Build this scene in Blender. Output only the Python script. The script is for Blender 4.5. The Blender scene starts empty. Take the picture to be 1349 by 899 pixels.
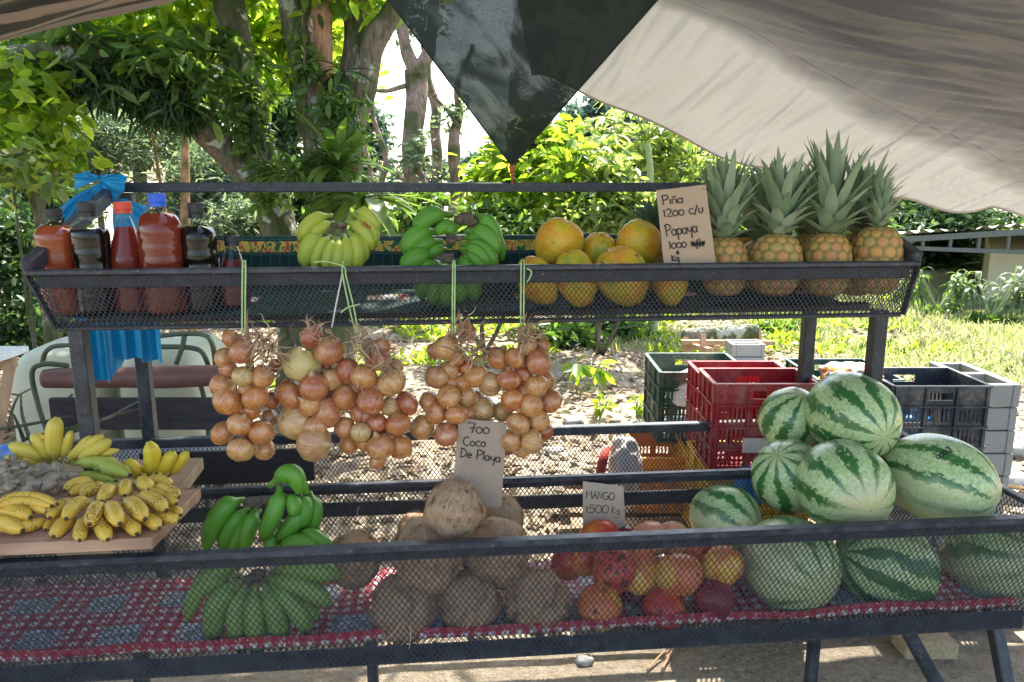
import bpy, math, random
import numpy as np
from mathutils import Vector, Matrix, Quaternion, noise as mnoise
from mathutils.bvhtree import BVHTree
random.seed(7); rng = np.random.default_rng(7)
R = math.radians
sc = bpy.context.scene
col = sc.collection

# ---------------------------------------------------------------- camera
F = 1020.0; PSI = R(5.5); TH = R(11.6)
CAM = Vector((0, 0, 1.5))
FWD = Vector((math.sin(PSI)*math.cos(TH), math.cos(PSI)*math.cos(TH), -math.sin(TH)))
RT = Vector((math.cos(PSI), -math.sin(PSI), 0))
UP = RT.cross(FWD)
def ray(px, py): return FWD + RT*((px-674.5)/F) - UP*((py-449.5)/F)
def P(px, py, d): return CAM + ray(px, py)*d
def PY(px, py, Y):
    r = ray(px, py); return CAM + r*(Y/r.y)
def PZ(px, py, Z=0.0):
    r = ray(px, py); return CAM + r*((Z-1.5)/r.z)
def dep(p): return (Vector(p)-CAM).dot(FWD)
cd = bpy.data.cameras.new('camera'); cam = bpy.data.objects.new('camera', cd); col.objects.link(cam)
cam.location = CAM; cam.rotation_euler = (R(90)-TH, 0, -PSI)
cd.sensor_width = 36; cd.lens = 36*F/1349; cd.clip_end = 500; cd.clip_start = 0.02
sc.camera = cam

# ---------------------------------------------------------------- node helpers
class G:
    def __init__(s, name):
        m = bpy.data.materials.new(name); m.use_nodes = True; s.m = m; s.nt = m.node_tree; s.nt.nodes.clear()
        s.out = s.n('ShaderNodeOutputMaterial')
    def n(s, t, **kw):
        nd = s.nt.nodes.new(t)
        for k, v in kw.items(): setattr(nd, k, v)
        return nd
    def set(s, sock, v):
        if v is None: return
        if isinstance(v, bpy.types.NodeSocket): s.nt.links.new(v, sock)
        elif isinstance(v, (tuple, list)) and len(v) == 3 and sock.type == 'RGBA': sock.default_value = (*v, 1)
        else: sock.default_value = v
    def math(s, op, a, b=0.0, c=None, clamp=False):
        nd = s.n('ShaderNodeMath', operation=op, use_clamp=clamp); s.set(nd.inputs[0], a); s.set(nd.inputs[1], b)
        if c is not None: s.set(nd.inputs[2], c)
        return nd.outputs[0]
    def coord(s, k='Object'): return s.n('ShaderNodeTexCoord').outputs[k]
    def mapv(s, vec, scale=(1,1,1), loc=(0,0,0), rot=(0,0,0)):
        nd = s.n('ShaderNodeMapping'); s.set(nd.inputs[0], vec); nd.inputs['Scale'].default_value = scale
        nd.inputs['Location'].default_value = loc; nd.inputs['Rotation'].default_value = rot; return nd.outputs[0]
    def noise(s, vec, scale, detail=4, rough=.55, dist=0.0, out='Fac'):
        nd = s.n('ShaderNodeTexNoise'); s.set(nd.inputs['Vector'], vec); s.set(nd.inputs['Scale'], scale)
        nd.inputs['Detail'].default_value = detail; nd.inputs['Roughness'].default_value = rough; nd.inputs['Distortion'].default_value = dist
        return nd.outputs[out]
    def vor(s, vec, scale, feature='F1', out='Distance', rnd=1.0):
        nd = s.n('ShaderNodeTexVoronoi', feature=feature); s.set(nd.inputs['Vector'], vec); s.set(nd.inputs['Scale'], scale)
        nd.inputs['Randomness'].default_value = rnd; return nd.outputs[out]
    def ramp(s, fac, stops, interp='LINEAR'):
        nd = s.n('ShaderNodeValToRGB'); s.set(nd.inputs[0], fac); cr = nd.color_ramp; cr.interpolation = interp
        while len(cr.elements) < len(stops): cr.elements.new(.5)
        for e, (p, c) in zip(cr.elements, stops):
            e.position = p
            if not isinstance(c, tuple): c = (c, c, c)
            e.color = (*c, 1)
        return nd.outputs[0]
    def mix(s, fac, a, b, blend='MIX'):
        nd = s.n('ShaderNodeMix', data_type='RGBA', blend_type=blend); s.set(nd.inputs[0], fac); s.set(nd.inputs[6], a); s.set(nd.inputs[7], b)
        return nd.outputs[2]
    def hsv(s, c, h=.5, sat=1., v=1.):
        nd = s.n('ShaderNodeHueSaturation'); s.set(nd.inputs['Hue'], h); s.set(nd.inputs['Saturation'], sat); s.set(nd.inputs['Value'], v); s.set(nd.inputs['Color'], c)
        return nd.outputs[0]
    def rnd(s): return s.n('ShaderNodeObjectInfo').outputs['Random']
    def isl(s): return s.n('ShaderNodeNewGeometry').outputs['Random Per Island']
    def bump(s, h, st=.5, dist=.002, nrm=None):
        nd = s.n('ShaderNodeBump'); s.set(nd.inputs['Strength'], st); nd.inputs['Distance'].default_value = dist; s.set(nd.inputs['Height'], h)
        if nrm is not None: s.set(nd.inputs['Normal'], nrm)
        return nd.outputs[0]
    def sep(s, v):
        nd = s.n('ShaderNodeSeparateXYZ'); s.set(nd.inputs[0], v); return nd.outputs
    def comb(s, x, y, z):
        nd = s.n('ShaderNodeCombineXYZ'); s.set(nd.inputs[0], x); s.set(nd.inputs[1], y); s.set(nd.inputs[2], z); return nd.outputs[0]
    def pbr(s, c, rough=.5, nrm=None, metal=0., spec=.5, coat=0., trans=0., sss=0., sssr=None, ior=1.45):
        b = s.n('ShaderNodeBsdfPrincipled'); s.set(b.inputs['Base Color'], c); s.set(b.inputs['Roughness'], rough)
        s.set(b.inputs['Metallic'], metal); s.set(b.inputs['Specular IOR Level'], spec); s.set(b.inputs['Coat Weight'], coat)
        s.set(b.inputs['Transmission Weight'], trans); s.set(b.inputs['IOR'], ior)
        if nrm is not None: s.set(b.inputs['Normal'], nrm)
        return b.outputs[0]
    def mixs(s, f, a, b):
        nd = s.n('ShaderNodeMixShader'); s.set(nd.inputs[0], f); s.nt.links.new(a, nd.inputs[1]); s.nt.links.new(b, nd.inputs[2]); return nd.outputs[0]
    def translucent(s, c, nrm=None):
        nd = s.n('ShaderNodeBsdfTranslucent'); s.set(nd.inputs[0], c)
        if nrm is not None: s.set(nd.inputs[1], nrm)
        return nd.outputs[0]
    def done(s, sh): s.nt.links.new(sh, s.out.inputs[0]); return s.m

def simple(name, c, rough=.6, bump=0., scale=60, var=.15, metal=0., coat=0., spec=.5):
    g = G(name); o = g.coord(); n = g.noise(o, scale, 5)
    cc = g.mix(g.ramp(n, [(.3, 0.), (.7, 1.)]), tuple(x*(1-var) for x in c), tuple(min(1, x*(1+var)) for x in c))
    return g.done(g.pbr(cc, rough, g.bump(n, bump, .003) if bump else None, metal=metal, coat=coat, spec=spec))

def leafmat(name, cols, trans=.45, rough=.4, tcol=None, veins=False):
    g = G(name); r = g.isl()
    c = g.ramp(r, [(i/(len(cols)-1), k) for i, k in enumerate(cols)])
    o = g.coord(); n = g.noise(o, 25, 3)
    c = g.hsv(c, .5, 1., g.math('MULTIPLY_ADD', n, .7, .65))
    t = g.mix(1., c, tcol or (1.9, 1.9, .9), 'MULTIPLY') if True else c
    a = g.pbr(c, rough, spec=.4)
    return g.done(g.mixs(trans, a, g.translucent(t)))

# ---------------------------------------------------------------- object helpers
ORG = {}
def setp(o, label=None, cat=None, group=None, kind=None):
    if label: o['label'] = label
    if cat: o['category'] = cat
    if group: o['group'] = group
    if kind: o['kind'] = kind
    return o
def thing(name, label, cat, loc, group=None):
    o = bpy.data.objects.new(name, None); col.objects.link(o); o.location = loc; o.empty_display_size = .05
    ORG[o.name] = Vector(loc); return setp(o, label, cat, group)
def origin_of(o):
    v = Vector((0,0,0))
    while o is not None: v += o.location; o = o.parent
    return v
def mesh_np(name, V, quads=None, tris=None, uv=None, smooth=True):
    me = bpy.data.meshes.new(name)
    V = np.asarray(V, dtype=np.float32); me.vertices.add(len(V)); me.vertices.foreach_set('co', V.ravel())
    loops = []; starts = []; s = 0
    if quads is not None and len(quads):
        q = np.asarray(quads, dtype=np.int32); loops.append(q.ravel()); starts.append(np.arange(len(q))*4); s = len(q)*4
    if tris is not None and len(tris):
        t = np.asarray(tris, dtype=np.int32); loops.append(t.ravel()); starts.append(s+np.arange(len(t))*3)
    L = np.concatenate(loops); S = np.concatenate(starts)
    me.loops.add(len(L)); me.loops.foreach_set('vertex_index', L.astype(np.int32))
    me.polygons.add(len(S)); me.polygons.foreach_set('loop_start', S.astype(np.int32))
    if smooth: me.polygons.foreach_set('use_smooth', np.ones(len(S), dtype=bool))
    me.update(calc_edges=True)
    if uv is not None:
        l = me.uv_layers.new(name='UVMap'); l.data.foreach_set('uv', np.asarray(uv, dtype=np.float32)[L].ravel())
    me.validate(); return me
def link(name, me, mat, parent=None, loc=None):
    o = bpy.data.objects.new(name, me); col.objects.link(o)
    if mat is not None and len(me.materials) == 0: me.materials.append(mat)
    if parent is not None: o.parent = parent
    if loc is not None: o.location = loc
    return o

class MB:
    """collects geometry in world coordinates"""
    def __init__(s): s.v = []; s.f = []; s.uv = []
    def add(s, V, Fc, uv=None):
        k = len(s.v); s.v += [tuple(x) for x in V]; s.f += [tuple(i+k for i in f) for f in Fc]
        s.uv += [tuple(x) for x in uv] if uv is not None else [(0, 0)]*len(V)
    def frame(s, c, ax, ay, az):
        c, ax, ay, az = map(Vector, (c, ax, ay, az))
        V = [c+ax*i+ay*j+az*k for i in (-1, 1) for j in (-1, 1) for k in (-1, 1)]
        s.add(V, [(0,1,3,2), (4,6,7,5), (0,4,5,1), (2,3,7,6), (0,2,6,4), (1,5,7,3)])
    def box(s, x0, x1, y0, y1, z0, z1):
        s.frame(((x0+x1)/2, (y0+y1)/2, (z0+z1)/2), ((x1-x0)/2, 0, 0), (0, (y1-y0)/2, 0), (0, 0, (z1-z0)/2))
    def bar(s, a, b, w, h=None, up=(0, 0, 1)):
        h = h or w; a = Vector(a); b = Vector(b); d = (b-a); L = d.length; d.normalize(); u = Vector(up)
        if abs(d.dot(u)) > .95: u = Vector((0, 1, 0))
        sd = d.cross(u).normalized(); u = sd.cross(d).normalized()
        s.frame((a+b)/2, d*L/2, sd*w/2, u*h/2)
    def tube(s, pts, rad, n=10, cap=True, prof=None, uvlen=False):
        pts = [Vector(p) for p in pts]; N = len(pts)
        if not isinstance(rad, (list, tuple, np.ndarray)): rad = [rad]*N
        t0 = (pts[1]-pts[0]).normalized(); ref = Vector((0, 0, 1)) if abs(t0.z) < .9 else Vector((0, 1, 0))
        u = t0.cross(ref).normalized(); V = []; UVs = []
        for i in range(N):
            t = (pts[min(i+1, N-1)]-pts[max(i-1, 0)]).normalized(); u = (u-t*u.dot(t)).normalized(); w = t.cross(u)
            for k in range(n):
                a = 2*math.pi*k/n; r = rad[i]*(prof(a) if prof else 1)
                V.append(pts[i]+u*math.cos(a)*r+w*math.sin(a)*r); UVs.append((k/n, i/(N-1)))
        Fc = [(i*n+k, i*n+(k+1) % n, (i+1)*n+(k+1) % n, (i+1)*n+k) for i in range(N-1) for k in range(n)]
        if cap:
            V.append(pts[0]); V.append(pts[-1]); UVs += [(0, 0), (0, 1)]; a = N*n
            Fc += [((k+1) % n, k, a) for k in range(n)] + [((N-1)*n+k, (N-1)*n+(k+1) % n, a+1) for k in range(n)]
        s.add(V, Fc, UVs)
    def lathe(s, prof, n=24, M=None, cap=True):
        M = M or Matrix(); V = []; UVs = []
        for i, (r, z) in enumerate(prof):
            for k in range(n):
                a = 2*math.pi*k/n; V.append(M @ Vector((r*math.cos(a), r*math.sin(a), z))); UVs.append((k/n, i/(len(prof)-1)))
        N = len(prof); Fc = [(i*n+k, i*n+(k+1) % n, (i+1)*n+(k+1) % n, (i+1)*n+k) for i in range(N-1) for k in range(n)]
        if cap:
            if prof[0][0] > 1e-4: Fc.append(tuple(range(n))[::-1])
            if prof[-1][0] > 1e-4: Fc.append(tuple((N-1)*n+k for k in range(n)))
        s.add(V, Fc, UVs)
    def grid(s, fn, nu, nv, uvf=None):
        V = []; UVs = []
        for j in range(nv+1):
            for i in range(nu+1):
                u, v = i/nu, j/nv; V.append(fn(u, v)); UVs.append(uvf(u, v) if uvf else (u, v))
        s.add(V, [(j*(nu+1)+i, j*(nu+1)+i+1, (j+1)*(nu+1)+i+1, (j+1)*(nu+1)+i) for j in range(nv) for i in range(nu)], UVs)
    def ribbon(s, pts, width, nrm, fold=0.0):
        """leaf-like ribbon; width list; nrm list or vector"""
        N = len(pts); V = []
        for i in range(N):
            t = (Vector(pts[min(i+1, N-1)])-Vector(pts[max(i-1, 0)])).normalized()
            nn = Vector(nrm[i] if isinstance(nrm, list) else nrm); sd = t.cross(nn)
            if sd.length < 1e-5: sd = t.orthogonal()
            sd.normalize(); nn = sd.cross(t).normalized(); p = Vector(pts[i]); w = width[i]/2
            V += [p-sd*w+nn*fold*w, p, p+sd*w+nn*fold*w]
        Fc = []
        for i in range(N-1):
            a = i*3; Fc += [(a, a+1, a+4, a+3), (a+1, a+2, a+5, a+4)]
        s.add(V, Fc, [((k % 3)/2, (k//3)/(N-1)) for k in range(N*3)])
    def build(s, name, mat, parent=None, smooth=False, bevel=0., origin=None, bseg=1, mods=None):
        me = bpy.data.meshes.new(name); o0 = Vector(origin) if origin is not None else (origin_of(parent) if parent else Vector((0, 0, 0)))
        me.from_pydata([tuple(Vector(v)-o0) for v in s.v], [], s.f)
        if smooth: me.polygons.foreach_set('use_smooth', [True]*len(me.polygons))
        l = me.uv_layers.new(name='UVMap'); vi = [0]*len(me.loops); me.loops.foreach_get('vertex_index', vi)
        l.data.foreach_set('uv', [c for i in vi for c in s.uv[i]])
        o = link(name, me, mat, parent)
        if origin is not None and parent is None: o.location = o0
        elif origin is not None: o.location = Vector(origin)-origin_of(parent)
        if bevel:
            b = o.modifiers.new('b', 'BEVEL'); b.width = bevel; b.segments = bseg; b.limit_method = 'ANGLE'
        return o

def vn(x, y, z, s): return mnoise.noise(Vector((x*s, y*s, z*s)))

# ---------------------------------------------------------------- leaves
def leaf_arrays(C, size, asp=.42, up=.5, droop=.25, fold=.25, dirs=None, svar=.35, rg=None):
    """C: (n,3) leaf positions -> verts, quads. each leaf = two folded quads"""
    rg = rg or rng; n = len(C)
    if dirs is None:
        d = rg.normal(size=(n, 3)); d[:, 2] = d[:, 2]*.6-droop
    else: d = dirs + rg.normal(size=(n, 3))*.35
    d /= np.linalg.norm(d, axis=1)[:, None]+1e-9
    nr = rg.normal(size=(n, 3)); nr[:, 2] += up*2; nr -= d*(nr*d).sum(1)[:, None]; nr /= np.linalg.norm(nr, axis=1)[:, None]+1e-9
    sd = np.cross(d, nr); L = size*(1+svar*rg.uniform(-1, 1, n))[:, None]; W = L*asp*.5
    b = C; t = C+d*L-nr*L*.12
    l1 = C+d*L*.28-sd*W*.85+nr*W*fold; l2 = C+d*L*.66-sd*W*.85+nr*W*fold-nr*L*.02
    r1 = C+d*L*.28+sd*W*.85+nr*W*fold; r2 = C+d*L*.66+sd*W*.85+nr*W*fold-nr*L*.02
    V = np.stack([b, l1, l2, t, r2, r1], 1).reshape(-1, 3)
    i = (np.arange(n)*6)[:, None]
    q = np.concatenate([i+np.array([[0, 1, 2, 3]]), i+np.array([[0, 3, 4, 5]])], 0)
    return V, q
def blob_points(blobs, n, clump=22, cr=.16, shell=.5):
    """blobs: (centre, (rx,ry,rz)) -> leaf base points in clumps"""
    vol = np.array([b[1][0]*b[1][1]*b[1][2] for b in blobs])**.7; vol /= vol.sum(); out = []
    for (c, r), f in zip(blobs, vol):
        k = max(1, int(n*f/clump)); d = rng.normal(size=(k, 3)); d /= np.linalg.norm(d, axis=1)[:, None]
        rad = (shell+(1-shell)*rng.uniform(0, 1, (k, 1)))*rng.uniform(.75, 1.12, (k, 1)); cc = np.array(c)+d*rad*np.array(r)
        m = rng.uniform(.5, 1.5, k)
        for j in range(k):
            nn = max(3, int(clump*m[j])); s = cr*min(r)*(.7+.6*rng.random())
            out.append(cc[j]+rng.normal(size=(nn, 3))*s*np.array([1, 1, .7]))
    return np.concatenate(out, 0)
def leaves(name, pts, size, mat, parent=None, origin=None, **kw):
    o0 = np.array(origin_of(parent)) if parent else np.array(origin if origin is not None else (0, 0, 0))
    V, q = leaf_arrays(np.asarray(pts)-o0, size, **kw)
    o = link(name, mesh_np(name, V, q), mat, parent)
    if parent is None: o.location = tuple(o0)
    return o
def pblob(px, py, d, rpx, rpy=None, rd=None):
    rpy = rpy or rpx; k = d/F; return (tuple(P(px, py, d)), (rpx*k, rd or min(rpx, rpy)*k*.9, rpy*k))
def crooked(pts, rad, seg=6, amp=.02, seed=0):
    """pts world, radii -> smoother jittered polyline (catmull)"""
    pts = [Vector(p) for p in pts]; out = []; rr = []
    for i in range(len(pts)-1):
        p0 = pts[max(i-1, 0)]; p1 = pts[i]; p2 = pts[i+1]; p3 = pts[min(i+2, len(pts)-1)]
        for k in range(seg):
            t = k/seg; q = .5*((2*p1)+(p2-p0)*t+(2*p0-5*p1+4*p2-p3)*t*t+(3*p1-p0-3*p2+p3)*t**3)
            r = rad[i]*(1-t)+rad[i+1]*t
            q = q+Vector((vn(q.x, q.y, q.z+seed, 2.3), vn(q.x+9, q.y, q.z+seed, 2.3), 0))*amp*4
            out.append(q); rr.append(r*(1+.12*vn(q.x, q.y+seed, q.z, 6)))
    out.append(pts[-1]); rr.append(rad[-1]); return out, rr
EXPO = 2.1
# ---------------------------------------------------------------- world + sun
AZ, EL = R(24), R(56)
w = bpy.data.worlds.new('World'); sc.world = w; w.use_nodes = True
nt = w.node_tree; sky = nt.nodes.new('ShaderNodeTexSky'); sky.sky_type = 'NISHITA'; sky.sun_disc = False
sky.sun_elevation = EL; sky.sun_rotation = AZ; sky.air_density = 1.2; sky.dust_density = 2.5; sky.ozone_density = 1.0
bg = nt.nodes['Background']; bg.inputs[1].default_value = .15; nt.links.new(sky.outputs[0], bg.inputs[0])
sv = Vector((math.sin(AZ)*math.cos(EL), math.cos(AZ)*math.cos(EL), math.sin(EL)))
sd = bpy.data.lights.new('sun', 'SUN'); sd.energy = 4.3; sd.angle = R(.6); sd.color = (1, .95, .86)
so = bpy.data.objects.new('sun', sd); col.objects.link(so); so.rotation_mode = 'QUATERNION'; so.rotation_quaternion = sv.to_track_quat('Z', 'Y')
sc.view_settings.view_transform = 'Standard'; sc.view_settings.look = 'None'; sc.view_settings.gamma = 1
sc.view_settings.exposure = EXPO
sc.cycles.max_bounces = 8; sc.cycles.diffuse_bounces = 4; sc.cycles.transmission_bounces = 5; sc.cycles.transparent_max_bounces = 12
sc.cycles.use_denoising = True; sc.cycles.caustics_reflective = False; sc.cycles.caustics_refractive = False
sc.cycles.sample_clamp_indirect = 6

# ---------------------------------------------------------------- materials of the setting
def ground_mat():
    g = G('soil'); o = g.coord(); n1 = g.noise(o, .55, 5, .6); n2 = g.noise(o, 14, 6, .7); n3 = g.noise(o, 90, 3)
    dirt = g.ramp(n2, [(.25, (.15, .105, .075)), (.5, (.29, .23, .17)), (.75, (.44, .38, .30))])
    litter = g.ramp(g.noise(o, 45, 5, .8), [(.3, (.14, .10, .07)), (.55, (.33, .28, .2)), (.75, (.55, .5, .42))])
    c = g.mix(g.ramp(n1, [(.4, 0.), (.6, 1.)]), dirt, litter)
    xyz = g.sep(o)
    gx = g.math('ADD', g.math('MULTIPLY', xyz[0], .45), g.math('MULTIPLY', n1, 5.))
    gm = g.math('MULTIPLY', g.ramp(gx, [(0, 0.), (1, 1.)]), 1.)
    far = g.math('MULTIPLY', g.math('GREATER_THAN', xyz[1], 5.2), g.math('GREATER_THAN', g.math('ADD', g.math('MULTIPLY', xyz[0], 1.), g.math('MULTIPLY', n1, 3.)), 3.2))
    grass = g.ramp(n2, [(.3, (.09, .12, .04)), (.7, (.30, .30, .15))])
    c = g.mix(g.math('MULTIPLY', far, .8), c, grass)
    return g.done(g.pbr(c, .95, g.bump(g.math('ADD', n2, g.math('MULTIPLY', n3, .3)), .8, .03), spec=.1))
M_ground = ground_mat()
def bark_mat(name, a, b, lich=(.42, .44, .36), la=.62, sc_=7, stretch=.22):
    g = G(name); o = g.coord(); m = g.mapv(o, (1, 1, stretch)); n = g.noise(m, sc_*4, 7, .7); v = g.vor(m, sc_*5)
    l = g.noise(o, sc_, 5, .6); gl = g.noise(o, sc_*.6, 3)
    c = g.mix(g.ramp(n, [(.3, 0.), (.65, 1.)]), a, b); c = g.mix(g.ramp(gl, [(.42, 0.), (.58, .8)]), c, (.06, .085, .025))
    c = g.mix(g.ramp(l, [(la, 0.), (la+.05, .85)]), c, lich)
    return g.done(g.pbr(c, .9, g.bump(g.math('ADD', n, v), 1., .02), spec=.15))
M_bark = bark_mat('bark', (.06, .048, .036), (.24, .20, .15), la=.6)
M_bark_pink = bark_mat('bark_pink', (.19, .12, .09), (.36, .25, .2), (.45, .4, .35), .7)
M_bark_red = bark_mat('bark_red', (.32, .15, .09), (.5, .28, .18), (.5, .4, .3), .72)
M_stem = simple('stem_green', (.28, .33, .15), .6, .3)
M_wood = None
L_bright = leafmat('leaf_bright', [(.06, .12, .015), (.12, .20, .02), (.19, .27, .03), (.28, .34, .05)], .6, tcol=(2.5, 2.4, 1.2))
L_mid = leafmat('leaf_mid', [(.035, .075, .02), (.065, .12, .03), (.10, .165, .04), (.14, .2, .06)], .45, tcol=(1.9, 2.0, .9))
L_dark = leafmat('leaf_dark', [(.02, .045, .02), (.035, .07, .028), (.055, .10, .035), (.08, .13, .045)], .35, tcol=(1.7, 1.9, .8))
L_grey = leafmat('leaf_grey', [(.08, .12, .065), (.12, .17, .09), (.17, .22, .13), (.25, .3, .19)], .4, tcol=(1.5, 1.6, 1.1))
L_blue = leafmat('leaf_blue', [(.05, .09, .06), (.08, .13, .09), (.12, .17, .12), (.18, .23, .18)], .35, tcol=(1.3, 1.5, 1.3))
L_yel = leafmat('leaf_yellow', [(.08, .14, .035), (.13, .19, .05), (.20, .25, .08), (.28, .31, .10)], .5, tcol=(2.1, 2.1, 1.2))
L_litter = leafmat('dry_leaf', [(.12, .08, .05), (.30, .23, .15), (.42, .35, .25), (.56, .49, .38)], .15, .7, (1.2, 1.1, .9))
L_grass = leafmat('grass_blade', [(.16, .21, .08), (.27, .32, .13), (.40, .41, .22), (.55, .53, .36)], .4, tcol=(1.6, 1.6, 1.0))

# ---------------------------------------------------------------- ground
m = MB()
def gz(x, y): return .05*vn(x, y, 0, .7)*min(1, max(0, (y-2.6)/2))+.008*vn(x, y, 3, 5) + max(0, y-9)*.012
gx = np.concatenate([-np.geomspace(90, 4.2, 12), np.linspace(-4, 6, 84), np.geomspace(6.3, 90, 12)])
gy = np.concatenate([np.linspace(-40, -1, 8), np.linspace(-.5, 11, 96), np.geomspace(11.5, 160, 14)])
V = [(x, y, gz(x, y)) for y in gy for x in gx]; nx = len(gx)
m.add(V, [(j*nx+i, j*nx+i+1, (j+1)*nx+i+1, (j+1)*nx+i) for j in range(len(gy)-1) for i in range(nx-1)])
o = m.build('ground', M_ground, smooth=True); setp(o, kind='structure')
def gsnap(p, dz=0): return Vector((p[0], p[1], gz(p[0], p[1])+dz))

def scatter_ground(n, x0, x1, y0, y1, test=None, dz=.01):
    out = []
    while len(out) < n:
        x = random.uniform(x0, x1); y = random.uniform(y0, y1)
        if test and not test(x, y): continue
        out.append((x, y, gz(x, y)+random.uniform(0, dz)))
    return np.array(out)
# dry leaf litter
def lt(x, y): return mnoise.noise(Vector((x*.9, y*.9, 4)))+random.uniform(-.5, .5) > -.2
C = scatter_ground(24000, -6, 5.5, 2.3, 10.5, lt, .03)
d = rng.normal(size=(len(C), 3)); d[:, 2] *= .25
V, q = leaf_arrays(C, .065, asp=.5, up=1.5, dirs=d, svar=.6, fold=.35)
setp(link('leaf_litter', mesh_np('leaf_litter', V, q), L_litter), 'dry fallen leaves scattered over the clearing behind the stall', 'leaf litter', kind='stuff')
# grass on the right
def gt(x, y): return x+3*mnoise.noise(Vector((x*.5, y*.5, 0))) > 2.1-(y-6)*.12 and not (x > 6.6 and y > 9)
C = scatter_ground(42000, 1.5, 11, 5.0, 12, lambda x, y: gt(x, y) and mnoise.noise(Vector((x*1.5, y*1.5, 7))) > -.25)
d = rng.normal(size=(len(C), 3))*.45; d[:, 2] = 1
V, q = leaf_arrays(C, .075, asp=.11, up=0, dirs=d, svar=.7)
setp(link('grass', mesh_np('grass', V, q), L_grass), 'sunlit short grass in front of the beige house', 'grass', kind='stuff')
# low weeds in the clearing
C = scatter_ground(9000, -3, 5, 5.6, 11, lambda x, y: mnoise.noise(Vector((x*1.1, y*1.1, 9))) > .02)
d = rng.normal(size=(len(C), 3))*.8; d[:, 2] = .7
V, q = leaf_arrays(C, .085, asp=.35, dirs=d, svar=.5)
setp(link('ground_weeds', mesh_np('ground_weeds', V, q), L_bright), 'low green weeds creeping over the clearing', 'weeds', kind='stuff')

# seedlings in the clearing
SEED = [(775, 520, 34, 'small seedling with broad pale leaves left of the green crate'), (790, 555, 24, 'low seedling nearest the rear tray rail below the pale seedling'),
        (838, 552, 20, 'small seedling just left of the green crate corner'), (752, 500, 20, 'small seedling in dry litter under the dark bush')]
for px, py, rp, lab in SEED:
    b = PZ(px, py); s = rp*dep(b)/F; t = thing('seedling', lab, 'seedling', gsnap(b), 'seedlings in the clearing')
    mb = MB(); dr = []
    pts = []
    for k in range(5):
        a = random.random()*6.28; e = Vector((math.cos(a)*s*.5, math.sin(a)*s*.5, s*random.uniform(.6, 1.4))); mb.tube([t.location, t.location+e*.6+Vector((0, 0, s*.1)), t.location+e], .004, 5)
        for j in range(4): pts.append(t.location+e*random.uniform(.5, 1))
    mb.build('stem', M_stem, t, True); leaves('foliage', np.array([tuple(p) for p in pts]), s*.75, L_bright, t, asp=.45, up=.8)

# ---------------------------------------------------------------- trees
def limb_px(mb, pts, seed=0, amp=.02, n=10, seg=6):
    P3 = [P(a, b, d) for a, b, d, r in pts]; rr = [r*d/F for a, b, d, r in pts]
    q, r = crooked(P3, rr, seg, amp, seed); mb.tube(q, r, n)
def twigs(mb, pts_np, root, k=40, r=.012):
    idx = rng.choice(len(pts_np), min(k, len(pts_np)), replace=False)
    for i in idx:
        e = Vector(pts_np[i]); a = Vector(root[random.randrange(len(root))]); mid = (a+e)/2+Vector((random.uniform(-.1, .1), 0, random.uniform(-.05, .15)))
        q, rr = crooked([a, mid, e], [r, r*.7, r*.3], 4, .02, i); mb.tube(q, rr, 5)

base = PZ(415, 540)
T1 = thing('forked_tree', 'big forked tree with mossy bark rising behind the yellow-green banana hand', 'tree', gsnap(base))
D = dep(base)
mb = MB()
limb_px(mb, [(412, 560, D, 56), (428, 470, D, 42), (438, 330, D, 35), (440, 260, D, 33), (440, 190, D, 40), (436, 150, D, 42)], 1, .01, 20)
limb_px(mb, [(430, 200, D, 30), (412, 110, D-.1, 25), (396, 40, D-.1, 22), (385, -60, D-.1, 24), (370, -220, D-.2, 16)], 2, .01, 16)
limb_px(mb, [(445, 210, D-.05, 24), (462, 110, D-.1, 19), (468, 40, D-.1, 17), (462, -60, D, 20), (480, -240, D, 14)], 4, .01, 14)
limb_px(mb, [(448, 220, D-.05, 22), (474, 130, D-.1, 20), (492, 60, D-.2, 17), (520, 15, D-.3, 14), (560, -60, D-.4, 12), (640, -160, D-.6, 8)], 5, .01, 14)
mb.build('trunk', M_bark, T1, True)
mb = MB(); limb_px(mb, [(442, 200, D+.0, 8), (430, 110, D-.22, 13), (424, 40, D-.28, 13), (428, -60, D-.3, 11)], 3, .01, 12)
o = mb.build('inner_limb', M_bark_red, T1, True); o['label'] = 'pale orange inner limb with peeling bark'
mb = MB(); limb_px(mb, [(398, 555, D+.5, 40), (392, 440, D+.4, 27), (374, 310, D+.3, 22), (350, 235, D+.2, 24), (326, 130, D+.1, 22), (306, 40, D, 21), (290, -60, D, 20), (270, -220, D, 12)], 6, .012, 16)
limb_px(mb, [(380, 340, D+.3, 18), (345, 260, D+.2, 17), (300, 200, D, 17), (250, 140, D-.2, 22), (190, 92, D-.4, 22), (110, 66, D-.6, 20), (20, 78, D-.7, 15), (-120, 60, D-.8, 10)], 7, .015, 14)
T2 = thing('leaning_tree', 'leaning lichen-spotted tree with a long limb reaching to the upper left', 'tree', gsnap(PZ(398, 540)))
mb.build('trunk', bark_mat('bark_lichen', (.06, .05, .036), (.22, .19, .14), (.55, .55, .5), .57, 5), T2, True)
def ledge(mb, px, py, d, r): 
    q, rr = crooked([P(px, py, d), P(px, py-3, d-.1)], [r*d/F]*2, 2, 0, 0); mb.tube(q, rr, 12)
mb = MB(); ledge(mb, 253, 140, D-.25, 10); mb.build('cut_stub', M_bark_red, T2, True)

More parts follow.
